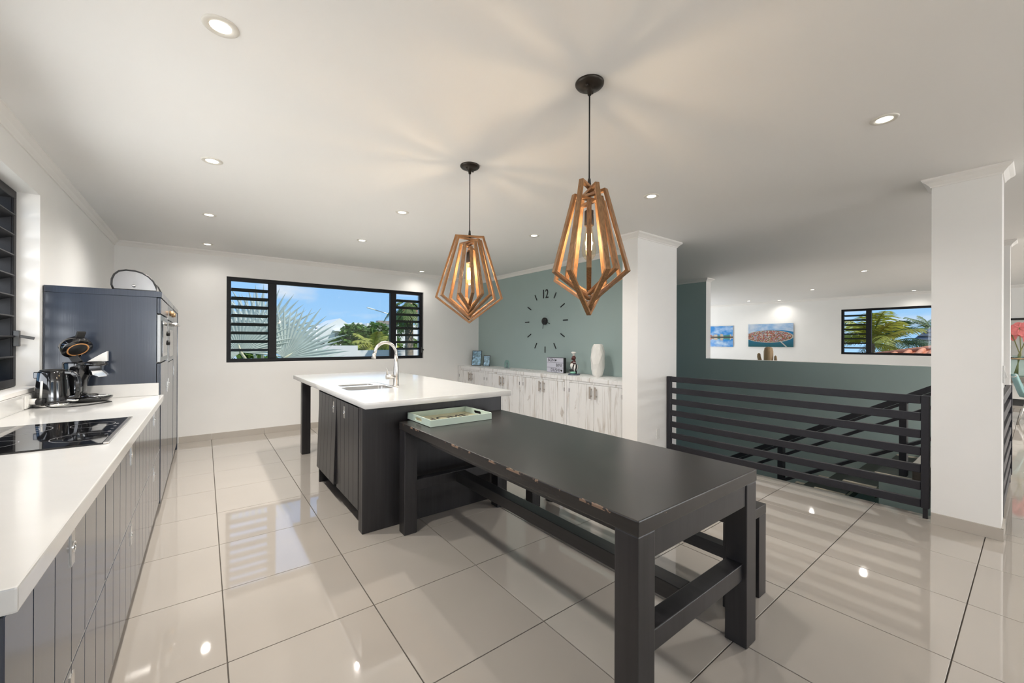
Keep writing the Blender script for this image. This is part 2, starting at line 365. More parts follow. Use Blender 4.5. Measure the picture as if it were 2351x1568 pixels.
m = MB(); m.box(4.42, 6.15, 0.2, 0.30, -3.0, -0.25); m.box(6.15, 6.22, 0.30, 1.11, -3.0, -0.26); struct('wall_stair_side', m, GREEN)

# cornices (coved trim) : profile offset from wall, drop
def cornice(name, pts, sides, closed=False):
    """pts polyline along wall at z=ZC; room is on the left of travel direction when sides=1"""
    prof = [(0, -.062), (.007, -.062), (.010, -.052), (.028, -.030), (.046, -.016), (.050, -.008), (.050, 0), (0, 0)]
    mb = MB(); n = len(pts); rings = []
    P = [Vector((a, b, 0)) for a, b in pts]
    for i in range(n):
        def nor(d): return Vector((-d.y, d.x, 0)) * sides
        if closed or 0 < i < n - 1:
            n1 = nor((P[i] - P[i - 1]).normalized()); n2 = nor((P[(i + 1) % n] - P[i]).normalized()); k = n1 + n2; k = k / (k.dot(n1))
        else: k = nor((P[min(i + 1, n - 1)] - P[max(i - 1, 0)]).normalized())
        rings.append([P[i] + k * o + Vector((0, 0, ZC + z)) for o, z in prof])
    L = len(prof); vs = [q for r in rings for q in r]; fs = []
    for i in range(n if closed else n - 1):
        i2 = (i + 1) % n
        for j in range(L): fs.append((i * L + j, i * L + (j + 1) % L, i2 * L + (j + 1) % L, i2 * L + j))
    mb.add(vs, fs)
    if not closed: mb.add(rings[0], [tuple(range(L))]); mb.add(rings[-1], [tuple(range(L))[::-1]])
    return struct(name, mb, TRIM)
cornice('trim_1', [(XL, YF), (XL, YB), (XG, YB), (XG, 2.85), (3.745, 2.85), (3.745, 2.65), (4.52, 2.65), (4.52, 8.5)], -1)
cornice('trim_2', [(XP, .150), (XP, .478), (4.50, .478), (4.50, .150)], 1, True)
cornice('trim_3', [(7.43, 8.5), (7.43, 3.765), (7.60, 3.765), (7.60, 8.5)], -1)
cornice('trim_4', [(7.43, .2), (7.43, .55), (7.60, .55), (7.60, .2)], 1, True)
cornice('trim_5', [(XE, YF), (XE, 8.5), (7.6, 8.5)], 1)

# skirting tiles
def skirting(name, x0, y0, x1, y1, nx, ny, start=None):
    root = struct(name); L = math.hypot(x1 - x0, y1 - y0); dx, dy = (x1 - x0) / L, (y1 - y0) / L; t = 0.0; first = start or TS
    while t < L - 1e-4:
        e = min(L, t + (first if t == 0 else TS)); g = .0015
        a = Vector((x0 + dx * (t + g), y0 + dy * (t + g), 0)); b = Vector((x0 + dx * (e - g), y0 + dy * (e - g), 0)); k = Vector((nx, ny, 0)) * .011
        mb = MB(); lo = [a, b, b + k, a + k]
        mb.add([q + Vector((0, 0, .0005)) for q in lo] + [q + Vector((0, 0, .082)) for q in lo], [(0, 3, 2, 1), (4, 5, 6, 7), (0, 1, 5, 4), (1, 2, 6, 5), (2, 3, 7, 6), (3, 0, 4, 7)])
        part('tile', mb, SKIRT, root); t = e
skirting('baseboard_back', XL + .6, YB, 3.80, YB, 0, -1, 0.34)
skirting('baseboard_pier', 3.745, 2.65, 4.28, 2.65, 0, -1)
skirting('baseboard_pillar', XP, .139, XP, .478, -1, 0)
skirting('baseboard_pillar_side', XP - .011, .150, 4.50, .150, 0, -1)
skirting('baseboard_stair_post', 7.43, .20, 7.60, .20, 0, -1)
skirting('baseboard_stair_post_side', 7.43, .189, 7.43, .30, -1, 0)
skirting('baseboard_living', XE, -1.2, XE, 8.4, -1, 0)

# windows ----------------------------------------------------------------
def window(name, M, w, z0, z1, louv=((0.0, .545), (2.34, 2.88)), glass=((.545, 2.34),), nsl=8, handle_at=None):
    """local: u along wall from 0..w, v outward depth, z up. M maps (u,v,z)->world"""
    root = struct(name); f = .048
    def T(mb):
        mb.v = [M @ q for q in mb.v]; return mb
    fr = MB(); d0, d1 = .03, .10
    fr.box(0, w, d0, d1, z0, z0 + f); fr.box(0, w, d0, d1, z1 - f * 1.1, z1); fr.box(0, f, d0, d1, z0 + f, z1 - f); fr.box(w - f, w, d0, d1, z0 + f, z1 - f)
    for a, b in glass:
        for e in (a, b):
            if .02 < e < w - .02: fr.box(e - .05, e + .05, d0 - .005, d1, z0 + f, z1 - f)
    part('frame', T(fr), BLKMET, root, .004, 1)
    for a, b in glass:
        aa, bb = max(a, 0) + (.05 if a > .02 else f), b - (.05 if b < w - .02 else f)
        part('pane', T(B(aa, bb, .062, .068, z0 + f, z1 - f)), GLASS, root)
    for a, b in louv:
        aa = a + (f if a < .02 else .05); bb = b - (f if b > w - .02 else .05); H = z1 - z0 - 2 * f; pitch = H / (nsl + 1)
        for s in (aa, bb):
            part('louver_rail', T(B(s - .004, s + .004, .04, .09, z0 + f, z1 - f)), BLKMET, root)
        for k in range(nsl):
            zc = z0 + f + pitch * (k + 1); mb = MB(); t = math.radians(20); c, s_ = math.cos(t), math.sin(t); hw = .046
            pts = [(-hw, -.0045), (hw, -.0045), (hw, .0045), (-hw, .0045)]
            poly = [(.065 + p * c - q * s_, zc - (p * s_ + q * c)) for p, q in pts]
            mb.prism(poly, aa + .006, bb - .006, 'x'); part('louver_slat', T(mb), BLKMET, root)
    if handle_at:
        u, z = handle_at; mb = MB(); mb.box(u - .012, u + .012, .004, .03, z - .05, z + .05); mb.bar((u, .004, z + .015), (u + .01, -.055, z), .014, .018)
        part('handle', T(mb), mat('handle_grey', (.05, .05, .05), .35, noise=(20, .1)), root, .003)
    return root
Mb = Matrix(((1, 0, 0, BW[0]), (0, 1, 0, YB), (0, 0, 1, 0), (0, 0, 0, 1)))
window('window_1', Mb, BW[1] - BW[0], BW[2], BW[3], handle_at=(2.855, 1.17))
Ml = Matrix(((0, -1, 0, XL - .07), (1, 0, 0, LW[0]), (0, 0, 1, 0), (0, 0, 0, 1)))
window('window_2', Ml, LW[1] - LW[0], LW[2] + .005, LW[3], louv=((0, .8), (.8, 1.62), (1.62, 2.43)), glass=((.8, 1.62),)[:0], nsl=8, handle_at=(2.39, 1.33))
Me = Matrix(((0, 1, 0, XE), (-1, 0, 0, EW[1]), (0, 0, 1, 0), (0, 0, 0, 1)))
window('window_3', Me, EW[1] - EW[0], EW[2], EW[3], louv=((0.0, .545), (1.965, 2.51)), glass=((.545, 1.965),))
struct('sill_left', MB().box(XL - .075, XL + .012, LW[0], LW[1], LW[2] - .02, LW[2] + .004), TRIM)

# unseen glass doors added for the fill lights: frames and panes
def slider(name, x0, x1, n, YF=YF):
    root = struct(name); w = (x1 - x0) / n
    fr = MB(); fr.box(x0, x1, YF - .12, YF - .04, 0, .05); fr.box(x0, x1, YF - .12, YF - .04, 2.27, 2.32)
    for k in range(n + 1): fr.box(max(x0, x0 + k * w - .04), min(x1, x0 + k * w + .04), YF - .12, YF - .04, .05, 2.27)
    part('frame', fr, BLKMET, root)
    for k in range(n): part('pane', B(x0 + k * w + .04, x0 + (k + 1) * w - .04, YF - .085, YF - .078, .05, 2.27), GLASS, root)
slider('added_door_1', -0.80, 2.55, 3); slider('added_door_2', 8.1, 12.5, 3); slider('added_door_3', 8.9, 12.3, 2, 8.66)

# ceiling downlights -------------------------------------------------------
DLW = mat('downlight_trim', (.70, .67, .61), .35, noise=(10, .02))
ring_me = MB().lathe([(.034, 0.004), (.036, -.004), (.055, -.006), (.060, -.002), (.060, .003)], 28, cap=False).mesh('trim_ring', DLW)
lens_me = MB().lathe([(.0001, .0), (.035, .0)], 24, cap=False).mesh('lens', GLOW)
DL = [(.045, 1.897), (.036, 3.347), (.03, 4.80), (.024, 6.27), (1.455, 3.592), (1.485, 4.885), (2.955, 6.42), (2.95, 3.456), (2.91, 1.93), (2.89, .503),
      (8.715, 1.762), (10.885, 3.098), (12.45, 5.07), (12.9, 4.45), (12.8, 1.72), (6.2, -1.3), (8.6, -1.3), (10.6, -1.3)]  # last three: unseen downlights added to brighten the hall floor
DLL = ['over the front edge of the hob worktop', 'over the floor beside the ceramic hob', 'over the floor beside the tall oven cabinets', 'in the ceiling corner above the tall fridge cabinet',
       'just beyond the wooden pendant nearer the island', 'above the far end of the island worktop', 'near the back wall beside the sage green wall', 'between the wooden pendants and the wall clock',
       'in front of the white pier beside the whitewashed cabinets', 'above the floor between dining bench and stair railing',
       'in the room beyond the half wall, nearest the stairs', 'above the wooden cactus in the room beyond the half wall', 'at the end wall above the cityscape picture with reflections', 'at the end wall above the island town picture', 'at the end wall above the far louvred window', 'added out of view in the hall ceiling behind the white pillar', 'added out of view in the hall ceiling across from the stair post', 'added out of view in the hall ceiling in front of the grey sideboard']
for k, (x, y) in enumerate(DL):
    g = thing('ceiling_downlight', (x, y, ZC), 'lit round ceiling downlight ' + DLL[k], 'downlight', 'ceiling downlights')
    inst('trim_ring', ring_me, g); inst('lens', lens_me, g, (0, 0, -.0025))
    l = light('downlight_lamp', 'SPOT', (x, y, ZC - .02), (8 if y > 6 else 66 if x < 1 and y < 4 else 90 if x < 2 and y > 4 else 70 if x < 2 else 38) if x < 4 else (150 if y < 0 else 12 if x > 12 else 40), (1.0, .95, .88), (0, 0, -1), spot_size=2.75, spot_blend=1.0, shadow_soft_size=.035)

# ================================================================ LEFT KITCHEN RUN
XF = -.265                                            # drawer front plane
def planked_front(parent, name, y0, y1, z0, z1, x, t, m, pw=.15, side=1, handle=None, tilt=0.0):
    """front board facing +X (side=1) or -X (side=-1), made of upright planks; returns the front part"""
    xa, xb = (x - t, x - t * .45) if side > 0 else (x + t * .45, x + t)
    fr = part(name, B(xa, xb, y0, y1, z0, z1), m, parent)
    n = max(1, round((y1 - y0) / pw)); w = (y1 - y0) / n
    for k in range(n):
        a, b = y0 + k * w + (.0012 if k else 0), y0 + (k + 1) * w - (.0012 if k < n - 1 else 0)
        q0, q1 = (x - t * .45, x) if side > 0 else (x, x + t * .45)
        part('plank', B(q0, q1, a, b, z0, z1), m, fr, .0018, 1)
    if handle:
        hy, hz = handle; hm = MB(); e = side
        lo, hi = (x - .003, x + .0025) if e > 0 else (x - .0025, x + .003)
        hm.box(lo, hi, hy - .017, hy + .017, hz - .045, hz + .045)
        hm.cur = 1; hm.lathe([(.0001, 0), (.011, 0), (.011, .003)], 16, (x + e * .0012, hy, hz), Matrix.Rotation(e * PI / 2, 4, 'Y'))
        hm.cur = 2; hm.lathe([(.013, 0), (.0135, .004), (.0105, .004), (.0105, 0)], 18, (x + e * .002, hy, hz), Matrix.Rotation(e * PI / 2, 4, 'Y'), cap=False)
        part('handle', hm, [STEEL, BLKMATT, CHROME], fr)
    return fr
UN = [(1.05, 1.92, 'at the free end of the left worktop'), (1.92, 3.12, 'directly under the ceramic hob'), (3.12, 4.025, 'between the hob and the tall cabinets')]
for y0, y1, w in UN:
    t = thing('base_cabinet', ((XL + XF) / 2, (y0 + y1) / 2, 0), 'dark planked two-drawer base cabinet ' + w, 'cabinet', 'base cabinets under the left worktop')
    part('body', MB().box(XL + .004, XF - .024, y0 + .001, y1 - .001, .10, .864), SLATE, t)
    part('plinth', MB().box(XL + .004, XF - .07, y0 + .001, y1 - .001, .001, .10), SLATE, t)
    yc = (y0 + y1) / 2
    planked_front(t, 'drawer', y0 + .003, y1 - .003, .503, .855, XF, .022, SLATE, handle=(yc, .797))
    planked_front(t, 'drawer', y0 + .003, y1 - .003, .118, .4975, XF, .022, SLATE, handle=(yc, .43))
    part('trim_strip', MB().box(XF - .022, XF - .0008, y0 + .003, y1 - .003, .4980, .5026), STEEL, t)
wt = thing('worktop', ((XL + XF) / 2, 2.5, .865), 'long white quartz worktop along the left wall', 'worktop')
HB = (-.80, -.300, 2.24, 2.915)
part('slab', MB().prism([(XL + .004, 1.03), (-.245, 1.03), (-.245, 4.028), (XL + .004, 4.028)], .866, .910), QUARTZ, wt, .004)
solo('upstand', MB().box(XL + .003, XL + .022, 1.02, 4.028, .9105, .998), QUARTZ, (XL + .012, 2.5, .9105), 'long white upstand under the left louvred window', 'upstand', None, .002)
solo('upstand', MB().box(XL + .023, -.272, 4.006, 4.028, .9105, 1.002), QUARTZ, (-.55, 4.017, .9105), 'short white upstand against the side of the tall cabinet', 'upstand', None, .002)

# hob
h = thing('ceramic_hob', (-.55, 2.58, .910), 'black ceramic glass hob with steel side trim, let into white worktop', 'hob')
part('glass', B(HB[0], HB[1] - .018, HB[2], HB[3], .9105, .9165), BLKGLASS, h, .002)
part('side_trim', B(HB[1] - .017, HB[1], HB[2], HB[3], .9105, .9185), STEEL, h, .002)
part('side_trim', B(HB[0] - .018, HB[0] - .001, HB[2], HB[3], .9105, .9185), STEEL, h, .002)
RINGM = mat('printed_grey_ring', (.30, .30, .31), .3, noise=(30, .05))
for cx, cy, r in ((-.40, 2.42, .095), (-.42, 2.74, .075), (-.66, 2.43, .08), (-.66, 2.73, .11), (-.66, 2.73, .07)):
    part('cooking_ring', MB().lathe([(r - .0012, .9168), (r + .0012, .9168)], 48, (cx, cy, 0), cap=False), RINGM, h)
for k in range(5): part('touch_key', MB().lathe([(.0001, .9168), (.006, .9168)], 10, (-.335, 2.44 + k * .07, 0), cap=False), RINGM, h)

# tall cabinets -----------------------------------------------------------
XT = -.262
def tall(y0, y1, label):
    t = thing('tall_cabinet', ((XL + XT) / 2, (y0 + y1) / 2, 0), label, 'cabinet', 'tall cabinets by the back wall')
    part('body', MB().box(XL + .004, XT - .026, y0 + .002, y1 - .002, .075, 1.644), SLATE, t)
    part('plinth', MB().box(XL + .004, XT - .08, y0 + .002, y1 - .002, .001, .075), BLKMATT, t)
    part('top_panel', MB().box(XL + .004, XT + .004, y0 + .0005, y1 - .0005, 1.645, 1.690), SLATE, t, .003)
    return t
t1 = tall(4.032, 4.77, 'slate tall cabinet with flap and microwave niche beside the left worktop')
planked_front(t1, 'flap', 4.037, 4.765, 1.525, 1.640, XT, .022, SLATE, pw=.8)
planked_front(t1, 'door', 4.037, 4.765, .085, 1.145, XT, .022, SLATE, pw=.15, handle=(4.71, .91))
t2 = tall(4.772, 5.50, 'slate tall cabinet holding the knob-fronted steel oven')
planked_front(t2, 'door', 4.777, 5.495, .085, 1.120, XT, .022, SLATE, pw=.15, handle=(4.84, .93))
t3 = tall(5.545, 6.33, 'slate tall fridge cabinet with one full-height door near the back wall')
planked_front(t3, 'door', 5.55, 6.325, .085, 1.640, XT, .022, SLATE, pw=.15, handle=(5.62, 1.0))
part('end_panel', MB().box(XL + .004, XT + .004, 6.331, 6.35, .001, 1.69), SLATE, t3)
part('filler', MB().box(XL + .004, XT - .03, 5.502, 5.543, .001, 1.69), BLKMATT, t3)
OVF = mat('oven_steel', (.36, .36, .355), .3, 1.0, grain=((90, 3, 90), .06))
mw = thing('microwave', (XT, 4.40, 1.16), 'built-in steel microwave with framed dark window in first tall cabinet', 'microwave')
part('front', B(XT - .023, XT - .002, 4.04, 4.762, 1.155, 1.515), OVF, mw, .003)
part('window_frame', B(XT - .002, XT + .004, 4.12, 4.60, 1.195, 1.475), BLKGLOSS, mw, .002)
part('window', B(XT + .004, XT + .0055, 4.15, 4.57, 1.22, 1.45), BLKGLASS, mw)
for z in (1.38, 1.30): part('knob', MB().lathe([(.022, 0), (.019, .02), (.0001, .022)], 18, (XT - .002, 4.69, z), Matrix.Rotation(PI / 2, 4, 'Y')), BLKMATT, mw)
ov = thing('built_in_oven', (XT, 5.13, 1.13), 'built-in steel oven with bar handle and two bronze knobs', 'oven')
part('door', B(XT - .023, XT + .002, 4.78, 5.492, 1.128, 1.50), OVF, ov, .003)
part('control_panel', B(XT - .023, XT + .002, 4.78, 5.492, 1.508, 1.64), OVF, ov, .003)
part('window', B(XT + .002, XT + .0045, 4.86, 5.41, 1.17, 1.42), BLKGLASS, ov)
hb = MB().tube([(XT + .05, 4.83, 1.475), (XT + .05, 5.44, 1.475)], .011, 12)
for y in (4.88, 5.39): hb.tube([(XT + .003, y, 1.475), (XT + .048, y, 1.475)], .008, 10)
part('handle', hb, STEEL, ov)
for y in (4.95, 5.25): part('knob', MB().lathe([(.024, 0), (.022, .028), (.0001, .030)], 20, (XT + .002, y, 1.575), Matrix.Rotation(PI / 2, 4, 'Y')), mat('bronze_knob', (.55, .36, .2), .3, .9, noise=(9, .05)), ov)

# bread bin ---------------------------------------------------------------
bb = thing('bread_bin', (-.42, 4.36, 1.690), 'chrome roll-top bread bin with black edging on top of tall cabinet', 'bread bin')
prof = [(x_, z_ + .008) for x_, z_ in [(-.535, 1.693), (-.545, 1.725), (-.543, 1.765), (-.530, 1.800), (-.505, 1.826), (-.468, 1.836), (-.42, 1.834), (-.38, 1.822), (-.345, 1.798), (-.318, 1.765), (-.303, 1.728), (-.300, 1.693)]]
part('shell', MB().prism(prof, 4.152, 4.568, 'y'), mat('polished_bin', (.50, .50, .51), .16, 1.0, noise=(8, .02)), bb)
def edging(y):
    cxp, czp = -.42, 1.76; mb = MB()
    ring = [Vector((cxp + (x - cxp) * 1.02, y, czp + (z - czp) * 1.03 + .001)) for x, z in prof]
    mb.tube(ring + [ring[0]], .006, 8); return mb
part('edging', edging(4.150), BLKMATT, bb); part('edging', edging(4.570), BLKMATT, bb)
part('end_button', MB().lathe([(.012, 0), (.011, -.006), (.0001, -.008)], 16, (-.425, 4.150, 1.732), Matrix.Rotation(-PI / 2, 4, 'X')), CHROME, bb)
part('handle', MB().tube([(-.455, 4.36, 1.84), (-.452, 4.36, 1.858), (-.44, 4.36, 1.865), (-.40, 4.36, 1.862), (-.378, 4.36, 1.85), (-.372, 4.36, 1.822)], .0035, 8), CHROME, bb)

# kettle ------------------------------------------------------------------
kx, ky = -.752, 3.735
k = thing('electric_kettle', (kx, ky, .910), 'glossy black electric kettle with loop handle and water gauge', 'kettle')
part('power_base', MB().lathe([(.080, .912), (.082, .920), (.079, .928), (.0001, .930)], 32, (kx, ky, 0)), CHROME, k)
part('body', MB().lathe([(.076, .9305), (.076, .945), (.073, 1.0), (.069, 1.06), (.064, 1.118), (.061, 1.126), (.055, 1.130)], 32, (kx, ky, 0)), BLKGLOSS, k)
part('lid', MB().lathe([(.0555, 1.1305), (.052, 1.136), (.03, 1.139), (.0001, 1.140)], 28, (kx, ky, 0)), BLKMATT, k)
a = math.radians(-18); ca, sa = math.cos(a), math.sin(a)
def kp(r, z): return (kx + ca * r, ky + sa * r, z)
hm = MB(); pts = [kp(.056, 1.118), kp(.092, 1.116), kp(.116, 1.095), kp(.124, 1.05), kp(.126, 1.0), kp(.118, .965), kp(.072, .952)]
for i in range(len(pts) - 1): hm.bar(pts[i], Vector(pts[i + 1]) + (Vector(pts[i + 1]) - Vector(pts[i])).normalized() * .008, .026, .022, (ca, sa, .01))
part('handle', hm, BLKGLOSS, k, .005)
g = math.radians(-118); part('water_gauge', MB().tube([(kx + math.cos(g) * .0745, ky + math.sin(g) * .0745, .955), (kx + math.cos(g) * .0685, ky + math.sin(g) * .0685, 1.07)], .006, 10), WHTPL, k)
part('spout', MB().prism([(kx - .05, ky - .03), (kx - .078, ky - .012), (kx - .078, ky + .008), (kx - .05, ky + .02)], 1.085, 1.124), BLKGLOSS, k, .004)
part('switch', MB().bar(kp(.072, .944), kp(.118, .940), .03, .010), CHROME, k, .002)

# coffee machine ------------------------------------------------------------
qx, qy = -.636, 3.882
cm = thing('coffee_machine', (qx, qy, .910), 'black pod coffee machine with its round lid tipped open', 'coffee machine')
part('base', MB().lathe([(.060, .911), (.085, .914), (.104, .930), (.108, .942), (.104, .946), (.0001, .946)], 36, (qx + .03, qy - .01, 0)), BLKGLOSS, cm)
part('drip_tray', MB().lathe([(.075, .9465), (.078, .951), (.0001, .952)], 30, (qx + .055, qy - .02, 0)), CHROME, cm)
part('cup_stand', MB().tube([(qx + .02 + .05 * math.cos(u), qy - .03 + .05 * math.sin(u), .956) for u in [i * PI / 8 for i in range(17)]], .003, 6), BLKGLOSS, cm)
bd = MB()
for i, (z, cxo, rx, ry) in enumerate(((.946, -.035, .052, .075), (.98, -.045, .048, .068), (1.05, -.045, .058, .068), (1.11, -.035, .072, .072), (1.165, -.028, .082, .078), (1.175, -.028, .080, .077))):
    bd.v += [Vector((qx + cxo + rx * math.cos(2 * PI * j / 24), qy + .02 + ry * math.sin(2 * PI * j / 24), z)) for j in range(24)]
for i in range(5):
    for j in range(24): bd.f.append((i * 24 + j, i * 24 + (j + 1) % 24, (i + 1) * 24 + (j + 1) % 24, (i + 1) * 24 + j))
bd.f.append(tuple(range(24))[::-1]); bd.f.append(tuple(range(120, 144))); bd.mi = [0] * len(bd.f); bd.smooth = [True] * 120 + [False] * 2
part('body', bd, BLKGLOSS, cm)
part('pod_seat', MB().lathe([(.060, 1.150), (.064, 1.158), (.060, 1.172), (.045, 1.176), (.0001, 1.17)], 28, (qx + .048, qy - .008, 0)), BLKGLOSS, cm)
part('spout_block', MB().prism([(qx + .02, qy - .045), (qx + .085, qy - .05), (qx + .088, qy + .02), (qx + .02, qy + .02)], 1.085, 1.152), BLKGLOSS, cm, .006)
sp = MB()
sp.prism([(qx + .035, 1.118), (qx + .088, 1.118), (qx + .112, 1.088), (qx + .112, 1.078), (qx + .070, 1.074), (qx + .04, 1.09)], qy - .052, qy + .012, 'y')
part('spout', sp, CHROME, cm, .003)
part('water_tank', MB().prism([(qx + .005, 1.176), (qx + .10, 1.176), (qx + .10, 1.245), (qx + .065, 1.222)], qy + .03, qy + .09, 'y'), WHTPL, cm, .002)
nl = Vector((.44, -.56, -.62)).normalized(); Mh = (-nl).to_track_quat('Z', 'Y').to_matrix().to_4x4()
hc = (qx - .045, qy + .005, 1.278); upr = (Vector((0, 0, 1)) - nl * nl.z).normalized(); sdr = nl.cross(upr)
part('lid', MB().lathe([(.0001, .030), (.066, .028), (.076, .020), (.079, -.020), (.075, -.028), (.0001, -.028)], 36, hc, Mh), BLKGLOSS, cm)
part('lid_face', MB().lathe([(.0001, -.0315), (.054, -.0315), (.056, -.028)], 30, hc, Mh), BLKMATT, cm)
part('seal_ring', MB().lathe([(.047, -.032), (.049, -.0335), (.053, -.0335), (.055, -.032)], 36, hc, Mh, cap=False), COPPER, cm)
part('hinge', MB().bar((qx - .035, qy + .02, 1.17), Vector(hc) - upr * .06 + nl * .0, .045, .03, (0, 1, 0)), BLKMATT, cm, .004)
part('lid_lever', MB().bar(Vector(hc) + upr * .070 - nl * .012, Vector(hc) + upr * .112 - nl * .022, .046, .012, nl), BLKMATT, cm, .004)

# socket, plug and cord ------------------------------------------------------
so = thing('wall_socket', (XL + .022, 3.655, .955), 'white socket on the upstand behind the kettle', 'socket')
part('plate', B(XL + .0225, XL + .030, 3.60, 3.71, .915, .990), WHTPL, so, .002)
part('insert', B(XL + .030, XL + .0325, 3.625, 3.685, .925, .980), WHTPL, so, .001)
pl = thing('power_plug', (XL + .06, 3.655, .95), 'black plug with white adapter and cord running to coffee machine', 'plug')
part('adapter', MB().tube([(XL + .033, 3.655, .952), (XL + .062, 3.65, .950)], .018, 16), WHTPL, pl)
part('plug_body', MB().tube([(XL + .0625, 3.65, .950), (XL + .088, 3.645, .948)], .020, 14), BLKMATT, pl)
part('cord', MB().tube([(XL + .088, 3.64, .943), (XL + .105, 3.62, .925), (XL + .13, 3.60, .9145), (XL + .20, 3.585, .9145), (XL + .28, 3.62, .9145), (XL + .34, 3.70, .9145), (XL + .37, 3.74, .9145), (qx + .095, qy - .095, .918)], .0035, 8), BLKMATT, pl)

# ================================================================ ISLAND
IX0, IX1, IY0, IY1 = .858, 2.025, 2.800, 4.115
isl = thing('kitchen_island', (1.44, 3.45, 0), 'black kitchen island cabinet with two planked doors facing the hob', 'island')
part('end_panel', MB().box(IX0, IX1, IY0, IY0 + .045, .001, .864), BLACKWOODZ, isl, .002)
part('end_panel', MB().box(IX0, IX1, IY1 - .03, IY1, .001, .864), BLACKWOODZ, isl, .002)
part('carcass', MB().box(IX0 + .030, IX0 + .045, IY0 + .046, IY1 - .031, .13, .864).box(IX0 + .046, IX1 - .03, IY0 + .046, IY1 - .031, .13, .15), BLACKWOODZ, isl)
part('side_panel', MB().box(IX1 - .029, IX1, IY0 + .046, IY1 - .031, .001, .864), BLACKWOODZ, isl)
planked_front(isl, 'stile', IY0 + .046, IY0 + .085, .001, .860, IX0, .022, BLACKWOODZ, pw=.1, side=-1)
d1 = planked_front(isl, 'door', 3.468, 4.080, .155, .852, IX0 - .003, .022, BLACKWOODZ, pw=.122, side=-1, handle=(3.545, .775))
d2 = planked_front(isl, 'door', 2.888, 3.462, .135, .852, IX0 - .003, .022, BLACKWOODZ, pw=.115, side=-1, handle=(3.235, .775))
_p = Matrix.Translation((IX0 - .003 - 1.44, 0, .852)); d1.matrix_local = _p @ Matrix.Rotation(math.radians(1.8), 4, 'Y') @ _p.inverted()
for y in (5.235,):
    for x in (.948, 1.93): part('leg', MB().box(x - .045, x + .045, y - .045, y + .045, .001, .864), BLACKWOODZ, isl, .003)
part('rail', MB().box(.93, 1.95, 5.21, 5.26, .78, .863), BLACKWOODZ, isl)
it = thing('island_worktop', (1.44, 4.07, .865), 'white quartz island worktop overhanging towards the back window', 'worktop')
SX0, SX1, SY0, SY1, RY0, RY1 = .955, 1.335, 3.465, 3.745, 3.815, 3.965
def rrect(x0, x1, y0, y1, r, n=6):
    o = []
    for cx, cy, a0 in ((x1 - r, y1 - r, 0), (x0 + r, y1 - r, PI / 2), (x0 + r, y0 + r, PI), (x1 - r, y0 + r, 1.5 * PI)):
        for i in range(n + 1): a = a0 + PI / 2 * i / n; o.append((cx + r * math.cos(a), cy + r * math.sin(a)))
    return o
def slab_with_holes(x0, x1, y0, y1, z0, z1, holes):
    cu = bpy.data.curves.new('slab', 'CURVE'); cu.dimensions = '2D'; cu.fill_mode = 'BOTH'; cu.extrude = (z1 - z0) / 2; cu.bevel_depth = .003; cu.bevel_resolution = 1; cu.offset = -.003; cu.extrude -= .003
    for poly in [[(x0, y0), (x1, y0), (x1, y1), (x0, y1)]] + holes:
        sp = cu.splines.new('POLY'); sp.points.add(len(poly) - 1); sp.use_cyclic_u = True
        for p, (a, b) in zip(sp.points, poly): p.co = (a, b, 0, 1)
    o = bpy.data.objects.new('slab', cu); C.objects.link(o); dg = bpy.context.evaluated_depsgraph_get()
    me = bpy.data.meshes.new_from_object(o.evaluated_get(dg)); me.transform(Matrix.Translation((0, 0, (z0 + z1) / 2)))
    bpy.data.objects.remove(o); bpy.data.curves.remove(cu)
    return me
me = slab_with_holes(.848, 2.065, 2.712, 5.425, .866, .910, [rrect(SX0 - .004, SX1 + .004, SY0 - .004, SY1 + .004, .054), rrect(SX0 + .026, SX1 - .056, RY0 - .004, RY1 + .004, .044)])
me.transform(Matrix.Translation(-WO[it.name])); me.materials.clear(); me.materials.append(QUARTZ); link('slab', me, it)
sk = thing('sink', (1.15, 3.6, .78), 'undermounted steel one-and-a-half bowl sink in the island worktop', 'sink')
def bowl(x0, x1, y0, y1, r, depth):
    mb = MB(); top = rrect(x0, x1, y0, y1, r); low = rrect(x0 + .012, x1 - .012, y0 + .012, y1 - .012, r - .01); n = len(top); zt = .9085
    R0 = [(a, b, zt) for a, b in top]; R1 = [(a, b, zt - .012) for a, b in top]; R2 = [(a, b, zt - depth + .02) for a, b in low]
    low2 = rrect(x0 + .03, x1 - .03, y0 + .03, y1 - .03, r - .02); R3 = [(a, b, zt - depth) for a, b in low2]
    fs = []
    for q in range(3):
        for i in range(n): fs.append((q * n + i, q * n + (i + 1) % n, (q + 1) * n + (i + 1) % n, (q + 1) * n + i))
    fs.append(tuple(range(3 * n, 4 * n))); mb.add(R0 + R1 + R2 + R3, fs, True); mb.smooth[-1] = False
    return mb
bw = part('bowl', bowl(SX0, SX1, SY0, SY1, .05, .17), STEEL, sk)
part('drain', MB().lathe([(.04, 0), (.038, .003), (.0001, .002)], 20, (1.145, 3.605, .739)), CHROME, bw)
for kk in range(6): part('overflow_slot', B(1.125 + kk * .011, 1.130 + kk * .011, SY1 - .0135, SY1 - .0105, .858, .870), BLKMATT, bw)
part('bowl', bowl(SX0 + .03, SX1 - .06, RY0, RY1, .04, .10), STEEL, sk)
part('rim_strip', MB().box(.93, 1.365, 3.990, 3.996, .9102, .9120), STEEL, sk); part('rim_strip', MB().box(1.362, 1.368, 3.44, 3.99, .9102, .9120), STEEL, sk)
fx, fy = 1.405, 3.60
fc = thing('mixer_tap', (fx, fy, .910), 'brushed steel gooseneck mixer tap beside the island sink', 'tap')
part('body', MB().lathe([(.030, .9102), (.029, .914), (.024, .918), (.0235, 1.06), (.0175, 1.13), (.0155, 1.19)], 24, (fx, fy, 0)), STEEL, fc)
